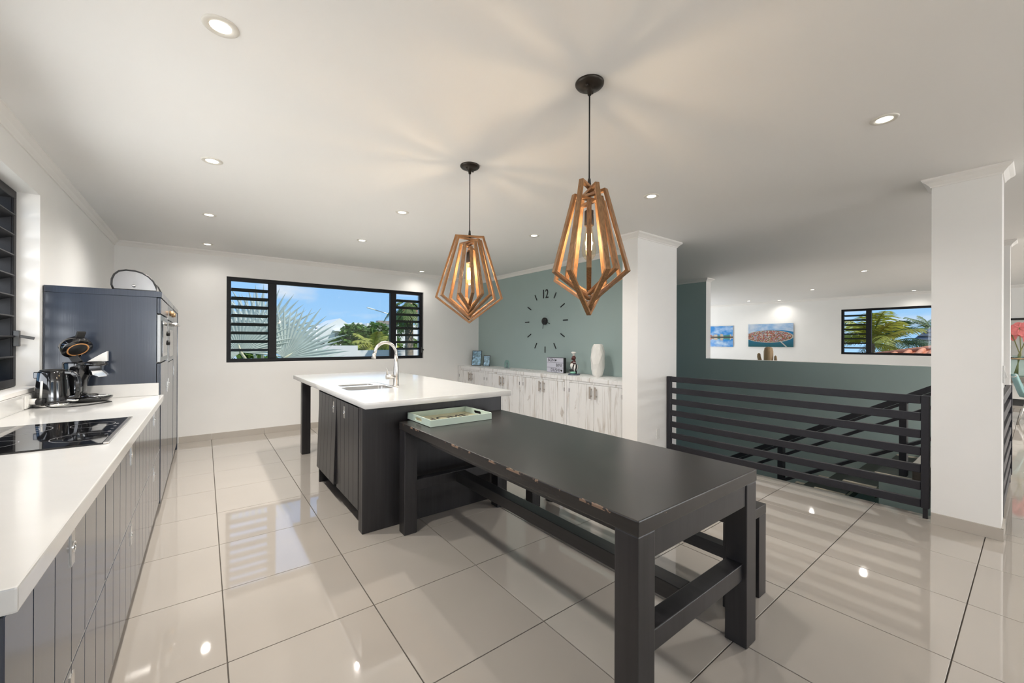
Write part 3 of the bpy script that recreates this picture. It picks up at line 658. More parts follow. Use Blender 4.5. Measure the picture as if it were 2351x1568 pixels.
arc = [(fx, fy, 1.185), (fx, fy, 1.205)] + [(fx - .098 + .098 * math.cos(a), fy, 1.205 + .105 * math.sin(a)) for a in [i * PI / 16 for i in range(1, 15)]]
lx = arc[-1]; arc += [(lx[0] - .012, fy, lx[2] - .045)]
part('spout', MB().tube(arc, .0145, 16), STEEL, fc)
part('spray_head', MB().tube([(lx[0] - .0095, fy, lx[2] - .034), (lx[0] - .0185, fy, lx[2] - .080)], [.0165, .0185], 16), STEEL, fc)
lv = part('lever_hub', MB().tube([(fx - .012, fy, .995), (fx - .092, fy, .995)], .021, 20), STEEL, fc)
part('lever', MB().tube([(fx - .082, fy, 1.012), (fx - .083, fy, 1.06), (fx - .088, fy, 1.078)], [.008, .006, .006], 12), STEEL, fc)

# ================================================================ DINING TABLE, BENCH, TRAY
def worn(name, base, edge_x, edge_y):
    """black stain with bare wood showing in chips along the long and short edges (object space half sizes)"""
    m = mat(name, base, .27, grain=((30, 2.0, 30), .25), bump=.10); t = m.node_tree; b = t.nodes['Principled BSDF']
    src = b.inputs['Base Color'].links[0].from_socket
    tcn = t.nodes.new('ShaderNodeTexCoord'); sp = t.nodes.new('ShaderNodeSeparateXYZ'); t.links.new(tcn.outputs['Object'], sp.inputs[0])
    def M_(op, a, b_=None):
        n = t.nodes.new('ShaderNodeMath'); n.operation = op
        for i, q in enumerate((a, b_)):
            if q is None: continue
            if isinstance(q, (int, float)): n.inputs[i].default_value = q
            else: t.links.new(q, n.inputs[i])
        return n.outputs[0]
    dx = M_('SUBTRACT', edge_x, M_('ABSOLUTE', sp.outputs['X'])); dy = M_('SUBTRACT', edge_y, M_('ABSOLUTE', sp.outputs['Y']))
    d = M_('MINIMUM', dx, M_('ADD', dy, .004))
    nz = t.nodes.new('ShaderNodeTexNoise'); nz.inputs['Scale'].default_value = 7; nz.inputs['Detail'].default_value = 10; nz.inputs['Roughness'].default_value = .7; t.links.new(tcn.outputs['Object'], nz.inputs[0])
    thr = M_('MULTIPLY', M_('SUBTRACT', nz.outputs['Fac'], .545), .05)
    msk = M_('LESS_THAN', d, thr)
    top = M_('GREATER_THAN', sp.outputs['Z'], -.012)
    mm = t.nodes.new('ShaderNodeMixRGB'); mm.inputs[2].default_value = (.22, .145, .10, 1)
    t.links.new(M_('MULTIPLY', msk, top), mm.inputs[0]); t.links.new(src, mm.inputs[1]); t.links.new(mm.outputs[0], b.inputs['Base Color'])
    return m
TX1, TX2, TY1, TY2 = 1.078, 1.948, .757, 2.700
tb = thing('dining_table', ((TX1 + TX2) / 2, (TY1 + TY2) / 2, 0), 'long black wooden dining table with chipped edges pushed against the island', 'table')
tt = link('table_top', B(-(TX2 - TX1) / 2, (TX2 - TX1) / 2, -(TY2 - TY1) / 2, (TY2 - TY1) / 2, -.052, 0).mesh('table_top', worn('worn_black_table_top', (.026, .0235, .022), (TX2 - TX1) / 2, (TY2 - TY1) / 2), (0, 0, 0), .004), tb, (0, 0, .760))
lw = .092
leg_me = B(-lw / 2, lw / 2, -lw / 2, lw / 2, 0, .7075).mesh('leg', BLACKWOODZ, (0, 0, 0), .004)
for sx in (-1, 1):
    for sy in (-1, 1): inst('leg', leg_me, tb, (sx * ((TX2 - TX1) / 2 - lw / 2 - .002), sy * ((TY2 - TY1) / 2 - lw / 2 - .002), .0005))
for y in (TY1 + .03, TY2 - .03): part('apron', MB().box(TX1 + lw + .003, TX2 - lw - .003, y - .022, y + .022, .615, .7075), BLACKWOOD, tb, .002)
for x in (TX1 + .055, TX2 - .055): part('apron', MB().box(x - .015, x + .015, TY1 + lw + .004, TY2 - lw - .004, .675, .7075), BLACKWOODY, tb)
for y in (TY1 + .053, TY2 - .053): part('cross_bar', MB().box(TX1 + lw - .001, TX2 - lw + .001, y - .035, y + .035, .290, .362), BLACKWOOD, tb, .003)
part('stretcher', MB().box(1.473, 1.553, TY1 + .089, TY2 - .089, .292, .360), BLACKWOODY, tb, .003)
bn = thing('dining_bench', (2.21, 1.69, 0), 'black wooden bench standing beside the long dining table', 'bench')
bx0, bx1, by0, by1 = 2.062, 2.362, .872, 2.512
part('seat', MB().box(bx0, bx1, by0, by1, .420, .470), BLACKWOODY, bn, .004)
for x in (bx0 + .043, bx1 - .043):
    for y in (by0 + .043, by1 - .043): part('leg', MB().box(x - .042, x + .042, y - .042, y + .042, .0005, .4195), BLACKWOODZ, bn, .003)
for y in (by0 + .05, by1 - .05): part('cross_bar', MB().box(bx0 + .084, bx1 - .084, y - .03, y + .03, .18, .245), BLACKWOOD, bn, .002)
part('stretcher', MB().box(2.180, 2.244, by0 + .081, by1 - .081, .18, .245), BLACKWOODY, bn, .002)
tr = thing('serving_tray', (1.41, 2.585, .761), 'pale mint serving tray lettered HOME on the dining table', 'tray')
ax0, ax1, ay0, ay1, az0, az1 = 1.168, 1.652, 2.400, 2.770, .761, .806
part('tray_floor', MB().box(ax0 + .008, ax1 - .008, ay0 + .008, ay1 - .008, az0, az0 + .006), TRAYF, tr)
for y in (ay0, ay1 - .008): part('side', B(ax0, ax1, y, y + .008, az0, az1), TRAYM, tr, .001, 1)
def handled_end(x):
    cu = bpy.data.curves.new('e', 'CURVE'); cu.dimensions = '2D'; cu.fill_mode = 'BOTH'; cu.extrude = .004
    w = (ay1 - ay0) / 2 - .008; hh = (az1 - az0) / 2
    slot = [(a, b) for a, b in rrect(-.052, .052, -.011, .011, .0108)]
    for poly in [[(-w, -hh), (w, -hh), (w, hh), (-w, hh)], slot]:
        sp = cu.splines.new('POLY'); sp.points.add(len(poly) - 1); sp.use_cyclic_u = True
        for p, (a, b) in zip(sp.points, poly): p.co = (a, b, 0, 1)
    o = bpy.data.objects.new('e', cu); C.objects.link(o); dg = bpy.context.evaluated_depsgraph_get()
    me = bpy.data.meshes.new_from_object(o.evaluated_get(dg)); bpy.data.objects.remove(o); bpy.data.curves.remove(cu)
    M = Matrix(((0, 0, 1, x + .004), (1, 0, 0, (ay0 + ay1) / 2), (0, 1, 0, (az0 + az1) / 2 + .002), (0, 0, 0, 1)))
    me.transform(Matrix.Translation(-WO[tr.name]) @ M); me.materials.clear(); me.materials.append(TRAYM)
    link('handled_end', me, tr)
handled_end(ax0); handled_end(ax1 - .008)
add_text('lettering', 'HOME', .165, .0006, Matrix.Translation((1.405, 2.60, az0 + .0072)) @ Matrix.Scale(.78, 4, (1, 0, 0)), INK, tr)

# ================================================================ WHITEWASHED CABINETS
XC = 3.825; ZTOP = .868
UY = [(2.872, 3.808), (3.812, 4.772), (4.776, 5.752), (5.756, 6.690)]
UL = ['whitewashed two-door cabinet beside the white pier', 'whitewashed two-door cabinet below the lightbox and wall clock', 'whitewashed two-door cabinet second from the back wall', 'whitewashed two-door cabinet against the back wall']
GRIP = mat('taupe_handle', (.42, .38, .34), .35, .2, noise=(9, .05))
for (y0, y1), lab in zip(UY, UL):
    t = thing('sideboard_cabinet', (4.05, (y0 + y1) / 2, 0), lab, 'cabinet', 'whitewashed cabinets along the green wall')
    part('body', MB().box(XC + .03, XG - .004, y0, y1, .001, ZTOP - .052), WASH, t)
    part('face_frame', MB().box(XC + .004, XC + .0295, y0, y0 + .042, .001, ZTOP - .052).box(XC + .004, XC + .0295, y1 - .042, y1, .001, ZTOP - .052).box(XC + .004, XC + .0295, y0 + .0425, y1 - .0425, ZTOP - .078, ZTOP - .052).box(XC + .004, XC + .0295, y0 + .0425, y1 - .0425, .001, .07), WASH, t, .0015, 1)
    ym = (y0 + y1) / 2
    for q, (a, b) in enumerate(((y0 + .045, ym - .002), (ym + .002, y1 - .045))):
        d = part('door', B(XC + .016, XC + .028, a, b, .074, ZTOP - .081), WASH, t)
        cuts = [0, .30, .62, 1] if q else [0, .38, .68, 1]
        for c0, c1 in zip(cuts, cuts[1:]): part('plank', B(XC + .003 + random.uniform(0, .0015), XC + .0158, a + (b - a) * c0 + .0008, a + (b - a) * c1 - .0008, .074, ZTOP - .081), WASH, d, .0015, 1)
        hy = ym - .042 if q == 0 else ym + .042
        hd = MB().box(XC - .030, XC - .021, hy - .012, hy + .012, .615, .765); hd.box(XC - .0215, XC + .003, hy - .009, hy + .009, .64, .655); hd.box(XC - .0215, XC + .003, hy - .009, hy + .009, .725, .74)
        part('handle', hd, GRIP, d, .002)
        yh = a - .002 if q == 0 else b + .002
        for z in (.16, .66): part('hinge', MB().tube([(XC + .003, yh, z), (XC + .003, yh, z + .05)], .004, 8), BLKMET, d)
solo('plank_worktop', MB().box(XC - .002, XG - .003, 2.868, 6.694, ZTOP - .051, ZTOP), WASH, (4.05, 4.78, ZTOP - .051), 'long whitewashed plank top over the row of cabinets', 'worktop', None, .003)

# items on the sideboard -----------------------------------------------------
vz = ZTOP + .0005
va = MB(); prof = [(.052, 0), (.066, .03), (.082, .10), (.092, .18), (.096, .24), (.092, .30), (.080, .36), (.064, .405), (.052, .425)]
n = 15; rr = random.Random(3)
for i, (r, z) in enumerate(prof):
    for kq in range(n):
        a = 2 * PI * (kq + .5 * (i % 2)) / n; q = r * (1 + (rr.uniform(-.11, .07) if 0 < i < len(prof) - 1 else 0))
        va.v.append(Vector((4.09 + q * math.cos(a), 3.50 + q * math.sin(a), vz + z + (rr.uniform(-.012, .012) if 0 < i < len(prof) - 1 else 0))))
for i in range(len(prof) - 1):
    for kq in range(n):
        a, b, c_, d_ = i * n + kq, i * n + (kq + 1) % n, (i + 1) * n + (kq + 1) % n, (i + 1) * n + kq
        va.f += ([(a, b, d_), (b, c_, d_)] if i % 2 == 0 else [(a, b, c_), (a, c_, d_)])
va.f.append(tuple(range(n))[::-1]); va.mi = [0] * len(va.f); va.smooth = [False] * len(va.f)
vs = thing('faceted_vase', (4.09, 3.50, vz), 'tall matt white vase with carved facets on the whitewashed sideboard', 'vase')
part('body', va, CERAM, vs); part('mouth', MB().lathe([(.050, vz + .424), (.044, vz + .425), (.042, vz + .38), (.0001, vz + .37)], 24, (4.09, 3.50, 0), cap=False), CERAM, vs)
ly0, ly1 = 4.145, 4.500; lx = 4.100
lb = thing('cinema_lightbox', (lx + .03, (ly0 + ly1) / 2, vz), 'small white letter lightbox reading BON BINI DUSHI beside the chef figurine', 'lightbox')
part('case', B(lx + .004, lx + .055, ly0, ly1, vz, vz + .222), BLKMATT, lb, .002)
for kq in range(3): part('letter_panel', B(lx - .001, lx + .004, ly0 + .004, ly1 - .004, vz + .004 + kq * .0725, vz + .073 + kq * .0725), LBOX, lb, .001, 1)
def ML(y, z, s=1): return Matrix(((0, 0, -1, lx - .0015), (-1, 0, 0, y), (0, 1, 0, z), (0, 0, 0, 1)))
for txt, y, z in (('BON', 4.40, .182), ('BINI', 4.24, .110), ('DUSHI', 4.315, .037)): add_text('lettering', txt, .066, .0005, ML(y, vz + z), INK, lb)
def heart(y, z, s):
    pts = []
    for i in range(24):
        a = 2 * PI * i / 24; pts.append((y - s * 16 * math.sin(a) ** 3 / 17, z + s * (13 * math.cos(a) - 5 * math.cos(2 * a) - 2 * math.cos(3 * a) - math.cos(4 * a)) / 17))
    return MB().prism(pts, lx - .002, lx - .001, 'x')
part('heart', heart(4.187, vz + .037, .020), INK, lb); part('heart', heart(4.305, vz + .182, .020), INK, lb)
# chef figurine
fgx, fgy = 4.03, 3.87
fg = thing('chef_figurine', (fgx, fgy, vz), 'glazed figurine of a cook in white toque and zebra striped skirt', 'figurine')
part('plinth', MB().lathe([(.0001, 0), (.080, .0), (.082, .008), (.076, .018), (.0001, .018)], 30, (fgx, fgy, vz)), MARBLEB, fg)
part('stool', MB().lathe([(.040, .0185), (.044, .03), (.040, .046), (.0001, .046)], 22, (fgx - .005, fgy + .01, vz)), MINTG, fg)
part('shoe', MB().lathe([(.0001, -.016), (.03, -.012), (.036, 0), (.026, .014), (.0001, .018)], 18, (fgx - .02, fgy + .03, vz + .063), sy=1.3), BLKGLOSS, fg)
sk_ = MB()
for i in range(12):
    a0, a1 = 2 * PI * i / 12, 2 * PI * (i + 1) / 12; sk_.cur = i % 2
    pr = [(.018, .05), (.040, .075), (.047, .105), (.040, .135), (.022, .155)]; vv = []
    for r, z in pr:
        for a in (a0 + z * 4, a0 * .5 + a1 * .5 + z * 4, a1 + z * 4): vv.append((fgx + .005 + r * math.cos(a), fgy - .012 + r * math.sin(a), vz + z))
    sk_.add(vv, [(j * 3 + q, j * 3 + q + 1, j * 3 + q + 4, j * 3 + q + 3) for j in range(4) for q in range(2)], True)
part('skirt', sk_, [CERAM, INK], fg)
part('leg', MB().tube([(fgx + .01, fgy - .03, vz + .018), (fgx + .008, fgy - .028, vz + .08)], [.009, .016], 12), INK, fg)
part('apron', MB().lathe([(.0001, -.04), (.022, -.03), (.030, 0), (.024, .03), (.0001, .04)], 18, (fgx - .018, fgy + .015, vz + .125)), CERAM, fg)
part('torso', MB().lathe([(.020, .145), (.027, .165), (.024, .19), (.014, .205), (.0001, .208)], 18, (fgx, fgy, vz)), BROWNSKIN, fg)
part('arm', MB().tube([(fgx - .005, fgy - .022, vz + .185), (fgx - .02, fgy - .045, vz + .165), (fgx - .035, fgy - .02, vz + .155)], [.009, .010, .008], 10), BROWNSKIN, fg)
part('arm', MB().tube([(fgx - .005, fgy + .022, vz + .185), (fgx - .022, fgy + .036, vz + .160), (fgx - .034, fgy + .03, vz + .135)], [.009, .009, .007], 10), BROWNSKIN, fg)
part('plate', MB().lathe([(.0001, 0), (.024, 0), (.026, .004), (.0001, .004)], 18, (fgx - .03, fgy - .04, vz + .172)), CERAM, fg)
part('head', MB().lathe([(.0001, -.032), (.018, -.027), (.029, -.006), (.028, .014), (.016, .028), (.0001, .032)], 20, (fgx - .004, fgy, vz + .232)).lathe([(.0001, -.010), (.009, -.005), (.009, .005), (.0001, .010)], 12, (fgx - .030, fgy + .010, vz + .226)).lathe([(.0001, -.006), (.014, -.003), (.014, .003), (.0001, .006)], 12, (fgx - .026, fgy + .008, vz + .214)), BROWNSKIN, fg)
part('chef_hat', MB().lathe([(.016, .258), (.016, .285), (.020, .290), (.034, .300), (.036, .310), (.026, .318), (.0001, .318)], 18, (fgx, fgy + .005, vz)), CERAM, fg)
# picture frames standing near the back wall
def easel_frame(x, y, w, hgt, lab, yaw):
    f = thing('photo_frame', (x, y, vz), lab, 'photo frame', 'photo frames on the sideboard')
    M = Matrix.Translation((x, y, vz + .0035)) @ Matrix.Rotation(yaw, 4, 'Z') @ Matrix.Rotation(math.radians(-13), 4, 'X')
    def T(mb): mb.v = [M @ q for q in mb.v]; return mb
    b_ = .008; fr = MB().box(-w / 2, w / 2, -.006, .006, 0, b_); fr.box(-w / 2, w / 2, -.006, .006, hgt - b_, hgt); fr.box(-w / 2, -w / 2 + b_, -.006, .006, b_, hgt - b_); fr.box(w / 2 - b_, w / 2, -.006, .006, b_, hgt - b_)
    part('frame', T(fr), BLKMATT, f); part('print', T(MB().box(-w / 2 + b_, w / 2 - b_, -.002, .003, b_, hgt - b_)), BLUEPRINT, f)
    foot = M @ Vector((0, .008 + hgt * .36, 0)); foot.z = vz + .005
    part('strut', MB().bar(M @ Vector((0, .008, hgt * .6)), foot, .02, .004), BLKMATT, f)
easel_frame(4.06, 6.42, .185, .285, 'taller black easel frame with blue print near the back wall', math.radians(-52))
easel_frame(4.09, 6.12, .125, .20, 'shorter black easel frame with blue print next to the taller one', math.radians(-52))
gb = thing('glass_ornament', (4.08, 5.48, vz), 'small clear ornament on the sideboard between frames and lightbox', 'ornament')
part('foot', B(4.05, 4.11, 5.425, 5.535, vz, vz + .012), mat('grey_foot', (.3, .35, .37), .3, noise=(9, .1)), gb, .003)
part('dome', MB().lathe([(.040, .0125), (.044, .06), (.040, .11), (.024, .14), (.0001, .148)], 20, (4.08, 5.48, vz)), VASEG, gb)
part('core', MB().lathe([(.0001, .0125), (.020, .014), (.010, .05), (.018, .085), (.0001, .11)], 14, (4.08, 5.48, vz)), mat('grey_core', (.25, .29, .31), .4, noise=(20, .3)), gb)

# wall clock --------------------------------------------------------------------
ck = thing('wall_clock', (XG, 4.745, 1.648), 'frameless stick-on wall clock with black bars and numeral 12', 'clock')
cy, cz, xf = 4.745, 1.648, XG - .008
add_text('numeral', '12', .20, .003, Matrix(((0, 0, -1, xf + .003), (-1, 0, 0, cy), (0, 1, 0, cz + .425), (0, 0, 0, 1))) @ Matrix.Scale(.78, 4, (1, 0, 0)), INK, ck)
for i in range(1, 12):
    a = 2 * PI * i / 12; sd, cd = math.sin(a), math.cos(a)
    part('hour_mark', MB().bar((xf + .003, cy - .400 * sd, cz + .400 * cd), (xf + .003, cy - .500 * sd, cz + .500 * cd), .016, .006, (1, 0, 0)), INK, ck)
Mx = Matrix.Rotation(-PI / 2, 4, 'Y')
part('hub', MB().lathe([(.056, 0), (.056, .03), (.050, .034), (.0001, .034)], 32, (XG - .001, cy, cz), Mx), BLKMATT, ck)
for ang, L in ((107, .150), (188, .120)):
    a = math.radians(ang); part('hand', MB().bar((XG - .040, cy, cz), (XG - .040, cy - L * math.sin(a), cz + L * math.cos(a)), .010, .003, (1, 0, 0)), INK, ck)
part('spindle', MB().lathe([(.008, .034), (.008, .046), (.0001, .046)], 12, (XG, cy, cz), Mx), INK, ck)

# ================================================================ PENDANT LAMPS
def pendant(px, py, angles, label):
    ZT = 2.045
    g = thing('pendant_lamp', (px, py, ZC), label, 'pendant lamp', 'wooden cage pendants')
    part('canopy', MB().lathe([(.066, ZC), (.066, ZC - .006), (.060, ZC - .014), (.035, ZC - .026), (.012, ZC - .030), (.0085, ZC - .055), (.0001, ZC - .055)], 32, (px, py, 0)), BRONZE, g)
    for dx in (-.032, .032): part('screw', MB().lathe([(.006, ZC - .020), (.006, ZC - .030), (.0001, ZC - .032)], 10, (px + dx, py + dx * .4, 0)), BRONZE, g)
    part('cord', MB().tube([(px, py, ZC - .05), (px, py, ZT + .03)], .0035, 8), BLKMATT, g)
    part('cord_grip', MB().tube([(px, py, ZT + .032), (px, py, ZT + .004)], [.006, .009], 12), BLKMATT, g)
    part('stem', MB().tube([(px, py, ZT + .004), (px, py, ZT - .125)], .006, 10), BRONZE, g)
    so_ = part('socket', MB().lathe([(.012, ZT - .112), (.021, ZT - .118), (.022, ZT - .185), (.017, ZT - .188)], 20, (px, py, 0)), BRONZE, g)
    v = Vector((px, py, 0)).normalized(); r = Vector((v.y, -v.x, 0)); up = Vector((0, 0, 1)); c = Vector((px, py, 0))
    for k, deg in enumerate(angles):
        th = math.radians(deg); d = r * math.cos(th) + v * math.sin(th); nrm = d.cross(up)
        hw = .231 - .0095 * k; tw = .098 - .002 * k; zt = ZT - .0185 * k; zm = 1.618 + .003 * k; zb = 1.443 + .0235 * k
        outer = [(-tw, zt), (tw, zt), (hw, zm), (0, zb), (-hw, zm)]; th_ = .0135; n = 5
        def offs(i):
            p0, p1, p2 = Vector(outer[i - 1]), Vector(outer[i]), Vector(outer[(i + 1) % n])
            e1 = (p1 - p0).normalized(); e2 = (p2 - p1).normalized(); n1 = Vector((e1.y, -e1.x)); n2 = Vector((e2.y, -e2.x)); kk = (n1 + n2); kk = kk / kk.dot(n1)
            return p1 + kk * th_
        inner = [offs(i) for i in range(n)]; mb = MB(); dep = .0105; vs = []
        for sgn in (-1, 1):
            for (a, b) in outer: vs.append(c + d * a + up * b + nrm * (dep * sgn))
            for q in inner: vs.append(c + d * q[0] + up * q[1] + nrm * (dep * sgn))
        for i in range(n):
            j = (i + 1) % n
            mb.cur = 0
            mb.add([vs[i], vs[j], vs[10 + j], vs[10 + i]], [(0, 1, 2, 3)]); mb.add([vs[5 + i], vs[5 + j], vs[15 + j], vs[15 + i]], [(0, 1, 2, 3)])
            mb.cur = 1
            mb.add([vs[i], vs[j], vs[5 + j], vs[5 + i]], [(0, 1, 2, 3)]); mb.add([vs[10 + i], vs[10 + j], vs[15 + j], vs[15 + i]], [(0, 1, 2, 3)])
        part('frame', mb, [PLYEDGE, LAMPWOOD], g, .0012, 1)
    zb = ZT - .188
    b_ = part('bulb', MB().lathe([(.0145, zb + .004), (.016, zb - .012), (.021, zb - .045), (.030, zb - .085), (.0335, zb - .112), (.030, zb - .136), (.018, zb - .153), (.0001, zb - .160)], 24, (px, py, 0), cap=False), BULBG, g)
    part('filament', MB().tube([(px + .006, py, zb - .035), (px + .009, py, zb - .11)], .0065, 8).tube([(px - .006, py + .003, zb - .035), (px - .009, py + .003, zb - .11)], .0065, 8).tube([(px, py - .007, zb - .035), (px, py - .009, zb - .11)], .0065, 8), FILAM, b_)
    light('pendant_glow', 'POINT', (px, py, zb - .075), 7.5, (1.0, .82, .63), shadow_soft_size=.022)
pendant(1.436, 2.360, (5, 33, 132, 115, 69, 97), 'wooden cage pendant lamp hanging above the table end nearest the island')
pendant(1.415, 1.266, (69, 111, 143, 40, 127, 90), 'wooden cage pendant lamp hanging above the free end of the dining table')

# ================================================================ RAILINGS AND STAIRS
def railing(name, a, b, label, z0=.078, z1=.922, posts=True):
    a = Vector((*a, 0)); b = Vector((*b, 0)); d = (b - a).normalized()
    g = thing(name, tuple((a + b) / 2), label, 'railing'); pitch = (z1 - z0 - .06) / 6
    for k in range(7):
        z = z0 + .03 + pitch * k; up = Vector((0, 0, z))
        part('rail_bar', MB().bar(a + up + d * .048, b + up - d * .048, .034, .062), RAILMET, g, .003, 1)
    for p in (a + d * .024, b - d * .024):
        part('post', MB().bar(p + Vector((0, 0, z0)), p + Vector((0, 0, z1 + .002)), .046, .046, d), RAILMET, g, .003, 1)
        part('foot', MB().bar(p + Vector((0, 0, .0005)), p + Vector((0, 0, z0)), .026, .026, d), RAILMET, g)
    return g
railing('stair_railing', (4.325, 2.645), (4.325, .492), 'black horizontal bar railing between the white pier and the white pillar')
railing('stair_railing', (4.53, .172), (6.12, .172), 'short black bar railing running from the pillar across the stairwell end')
# stair flight
ST = struct('staircase', None)
XS0, XS1, RUN, RISE = 6.15, 7.425, .29, .172
step_t = MB().box(XS0 + .05, XS1 - .10, 0, RUN + .02, -.012, 0).mesh('tread', TREADB, (0, 0, 0))
step_c = MB().box(XS0, XS0 + .049, 0, RUN + .02, -.05, .0004).box(XS1 - .099, XS1, 0, RUN + .02, -.05, .0004).box(XS0 + .05, XS1 - .10, 0, RUN + .02, -.05, -.0125).mesh('step_slab', CREAMT, (0, 0, 0))
step_r = MB().box(XS0 + .002, XS1 - .002, 0, .015, -.123, -.051).mesh('riser', TREADB, (0, 0, 0))
for kq in range(1, 15):
    y = .84 + RUN * (kq - 1); z = -RISE * kq
    inst('tread', step_t, ST, (0, y, z)); inst('step_slab', step_c, ST, (0, y, z)); inst('riser', step_r, ST, (0, y, z))
# sloping handrail on the open side
sl = Vector((0, RUN, -RISE)).normalized(); x = 6.12
hr = thing('stair_handrail', (x, 2.2, -1.0), 'black sloping handrail with posts descending along the stair flight', 'handrail')
def hp(y, off): return Vector((x, y, -RISE * ((y - .84) / RUN) + off))
z_off = .75
part('handrail', MB().bar(hp(.32, z_off), hp(4.6, z_off), .06, .05, (1, 0, 0)).bar(hp(.32, z_off - .055), hp(4.6, z_off - .055), .03, .05, (1, 0, 0)), RAILMET, hr)
for off in (.55, .22): part('rail_bar', MB().bar(hp(.32, off), hp(4.6, off), .034, .12, (1, 0, 0)), RAILMET, hr)
for y in (.90, 2.08, 3.3): part('post', MB().bar(hp(y, z_off - .03), hp(y, -.10), .06, .10, (1, 0, 0)), RAILMET, hr)

# sockets and switches
po = thing('wall_outlet', (4.133, 2.65, .27), 'white double outlet low on the white pier', 'outlet')
part('plate', B(4.098, 4.168, 2.642, 2.6495, .215, .33), WHTPL, po, .002)
for z in (.25, .295): part('outlet_face', B(4.118, 4.148, 2.6405, 2.642, z - .014, z + .014), WHTPL, po)
lsw = thing('light_switch', (4.42, .15, 1.10), 'white rocker switch on the side of the white pillar', 'switch')
part('plate', B(4.385, 4.455, .142, .1495, 1.045, 1.165), WHTPL, lsw, .002); part('rocker', MB().prism([(.142, 1.075), (.142, 1.135), (.128, 1.085)], 4.405, 4.435, 'x'), WHTPL, lsw)

# ================================================================ ROOM BEYOND
def print_mat(name, build):
    m = bpy.data.materials.new(name); m.use_nodes = True; t = m.node_tree; b = t.nodes['Principled BSDF']; b.inputs['Roughness'].default_value = .12
    tcn = t.nodes.new('ShaderNodeTexCoord'); sp = t.nodes.new('ShaderNodeSeparateXYZ'); t.links.new(tcn.outputs['Generated'], sp.inputs[0])
    def Mt(op, a, b_=None, c_=None):
        n = t.nodes.new('ShaderNodeMath'); n.operation = op
        for i, q in enumerate((a, b_, c_)):
            if q is None: continue
            if isinstance(q, (int, float)): n.inputs[i].default_value = q
            else: t.links.new(q, n.inputs[i])
        return n.outputs[0]
    def mix(f, a, b_):
        n = t.nodes.new('ShaderNodeMixRGB')
        for i, q in ((0, f), (1, a), (2, b_)):
            if isinstance(q, tuple): n.inputs[i].default_value = (*q, 1)
            elif isinstance(q, (int, float)): n.inputs[i].default_value = q
            else: t.links.new(q, n.inputs[i])
        return n.outputs[0]
    def tex(kind, sx, sy, **k):
        mp_ = t.nodes.new('ShaderNodeMapping'); mp_.inputs['Scale'].default_value = (1, sx, sy); t.links.new(tcn.outputs['Generated'], mp_.inputs[0])
        n = t.nodes.new(kind); n.inputs['Scale'].default_value = 1.0; t.links.new(mp_.outputs[0], n.inputs[0]); return n
    u = Mt('SUBTRACT', 1.0, sp.outputs['Y']); v = sp.outputs['Z']
    t.links.new(build(Mt, mix, tex, u, v, t), b.inputs['Base Color'])
    return m
def ramp_cols(t, fac, cols):
    r = t.nodes.new('ShaderNodeValToRGB'); r.color_ramp.interpolation = 'CONSTANT'
    while len(r.color_ramp.elements) < len(cols): r.color_ramp.elements.new(0.5)
    for i, c_ in enumerate(cols): r.color_ramp.elements[i].position = i / len(cols); r.color_ramp.elements[i].color = (*c_, 1)
    t.links.new(fac, r.inputs[0]); return r.outputs[0]
def town(Mt, mix, tex, u, v, t):
    nz = tex('ShaderNodeTexNoise', 5, 5); nz.inputs['Detail'].default_value = 5
    sky = mix(Mt('MULTIPLY', Mt('SUBTRACT', nz.outputs['Fac'], .35), 2.2), (.22, .38, .62), (.62, .66, .70))
    hz = Mt('SUBTRACT', .74, Mt('MULTIPLY', Mt('POWER', Mt('ABSOLUTE', Mt('SUBTRACT', u, .55)), 2.0), .5))
    sea = mix(v, (.02, .10, .12), (.03, .22, .52))
    col = mix(Mt('GREATER_THAN', v, hz), sea, sky)
    dx = Mt('DIVIDE', Mt('SUBTRACT', u, .47), .52); dy = Mt('DIVIDE', Mt('SUBTRACT', v, .45), .26); d = Mt('ADD', Mt('MULTIPLY', dx, dx), Mt('MULTIPLY', dy, dy))
    vo = tex('ShaderNodeTexVoronoi', 44, 34); sc = t.nodes.new('ShaderNodeSeparateColor'); t.links.new(vo.outputs['Color'], sc.inputs[0])
    houses = ramp_cols(t, sc.outputs[0], [(.30, .08, .06), (.34, .13, .09), (.45, .42, .38), (.22, .09, .08), (.42, .30, .18), (.10, .13, .05), (.34, .24, .32), (.24, .30, .36), (.32, .11, .08), (.28, .14, .10)])
    col = mix(Mt('LESS_THAN', d, 1.06), col, (.42, .40, .34)); col = mix(Mt('LESS_THAN', d, .95), col, houses)
    br = Mt('MULTIPLY', Mt('LESS_THAN', Mt('ABSOLUTE', Mt('SUBTRACT', Mt('ADD', u, Mt('MULTIPLY', v, .55)), .86)), .018), Mt('LESS_THAN', v, .26))
    return mix(br, col, (.45, .43, .40))
def mirror_city(Mt, mix, tex, u, v, t):
    h = Mt('ABSOLUTE', Mt('SUBTRACT', v, .46)); nz = tex('ShaderNodeTexNoise', 4, 4); nz.inputs['Detail'].default_value = 4
    sky = mix(Mt('MULTIPLY', Mt('SUBTRACT', nz.outputs['Fac'], .42), 3.0), (.05, .26, .66), (.60, .74, .88))
    mp2 = tex('ShaderNodeTexVoronoi', 12, .01); sc = t.nodes.new('ShaderNodeSeparateColor'); t.links.new(mp2.outputs['Color'], sc.inputs[0])
    top = Mt('ADD', .06, Mt('MULTIPLY', sc.outputs[1], .13))
    cols = ramp_cols(t, sc.outputs[0], [(.42, .10, .08), (.50, .42, .32), (.08, .25, .22), (.35, .28, .20), (.55, .48, .40), (.20, .08, .06)])
    col = mix(Mt('LESS_THAN', h, top), sky, cols)
    return mix(Mt('LESS_THAN', h, .03), col, (.06, .05, .05))
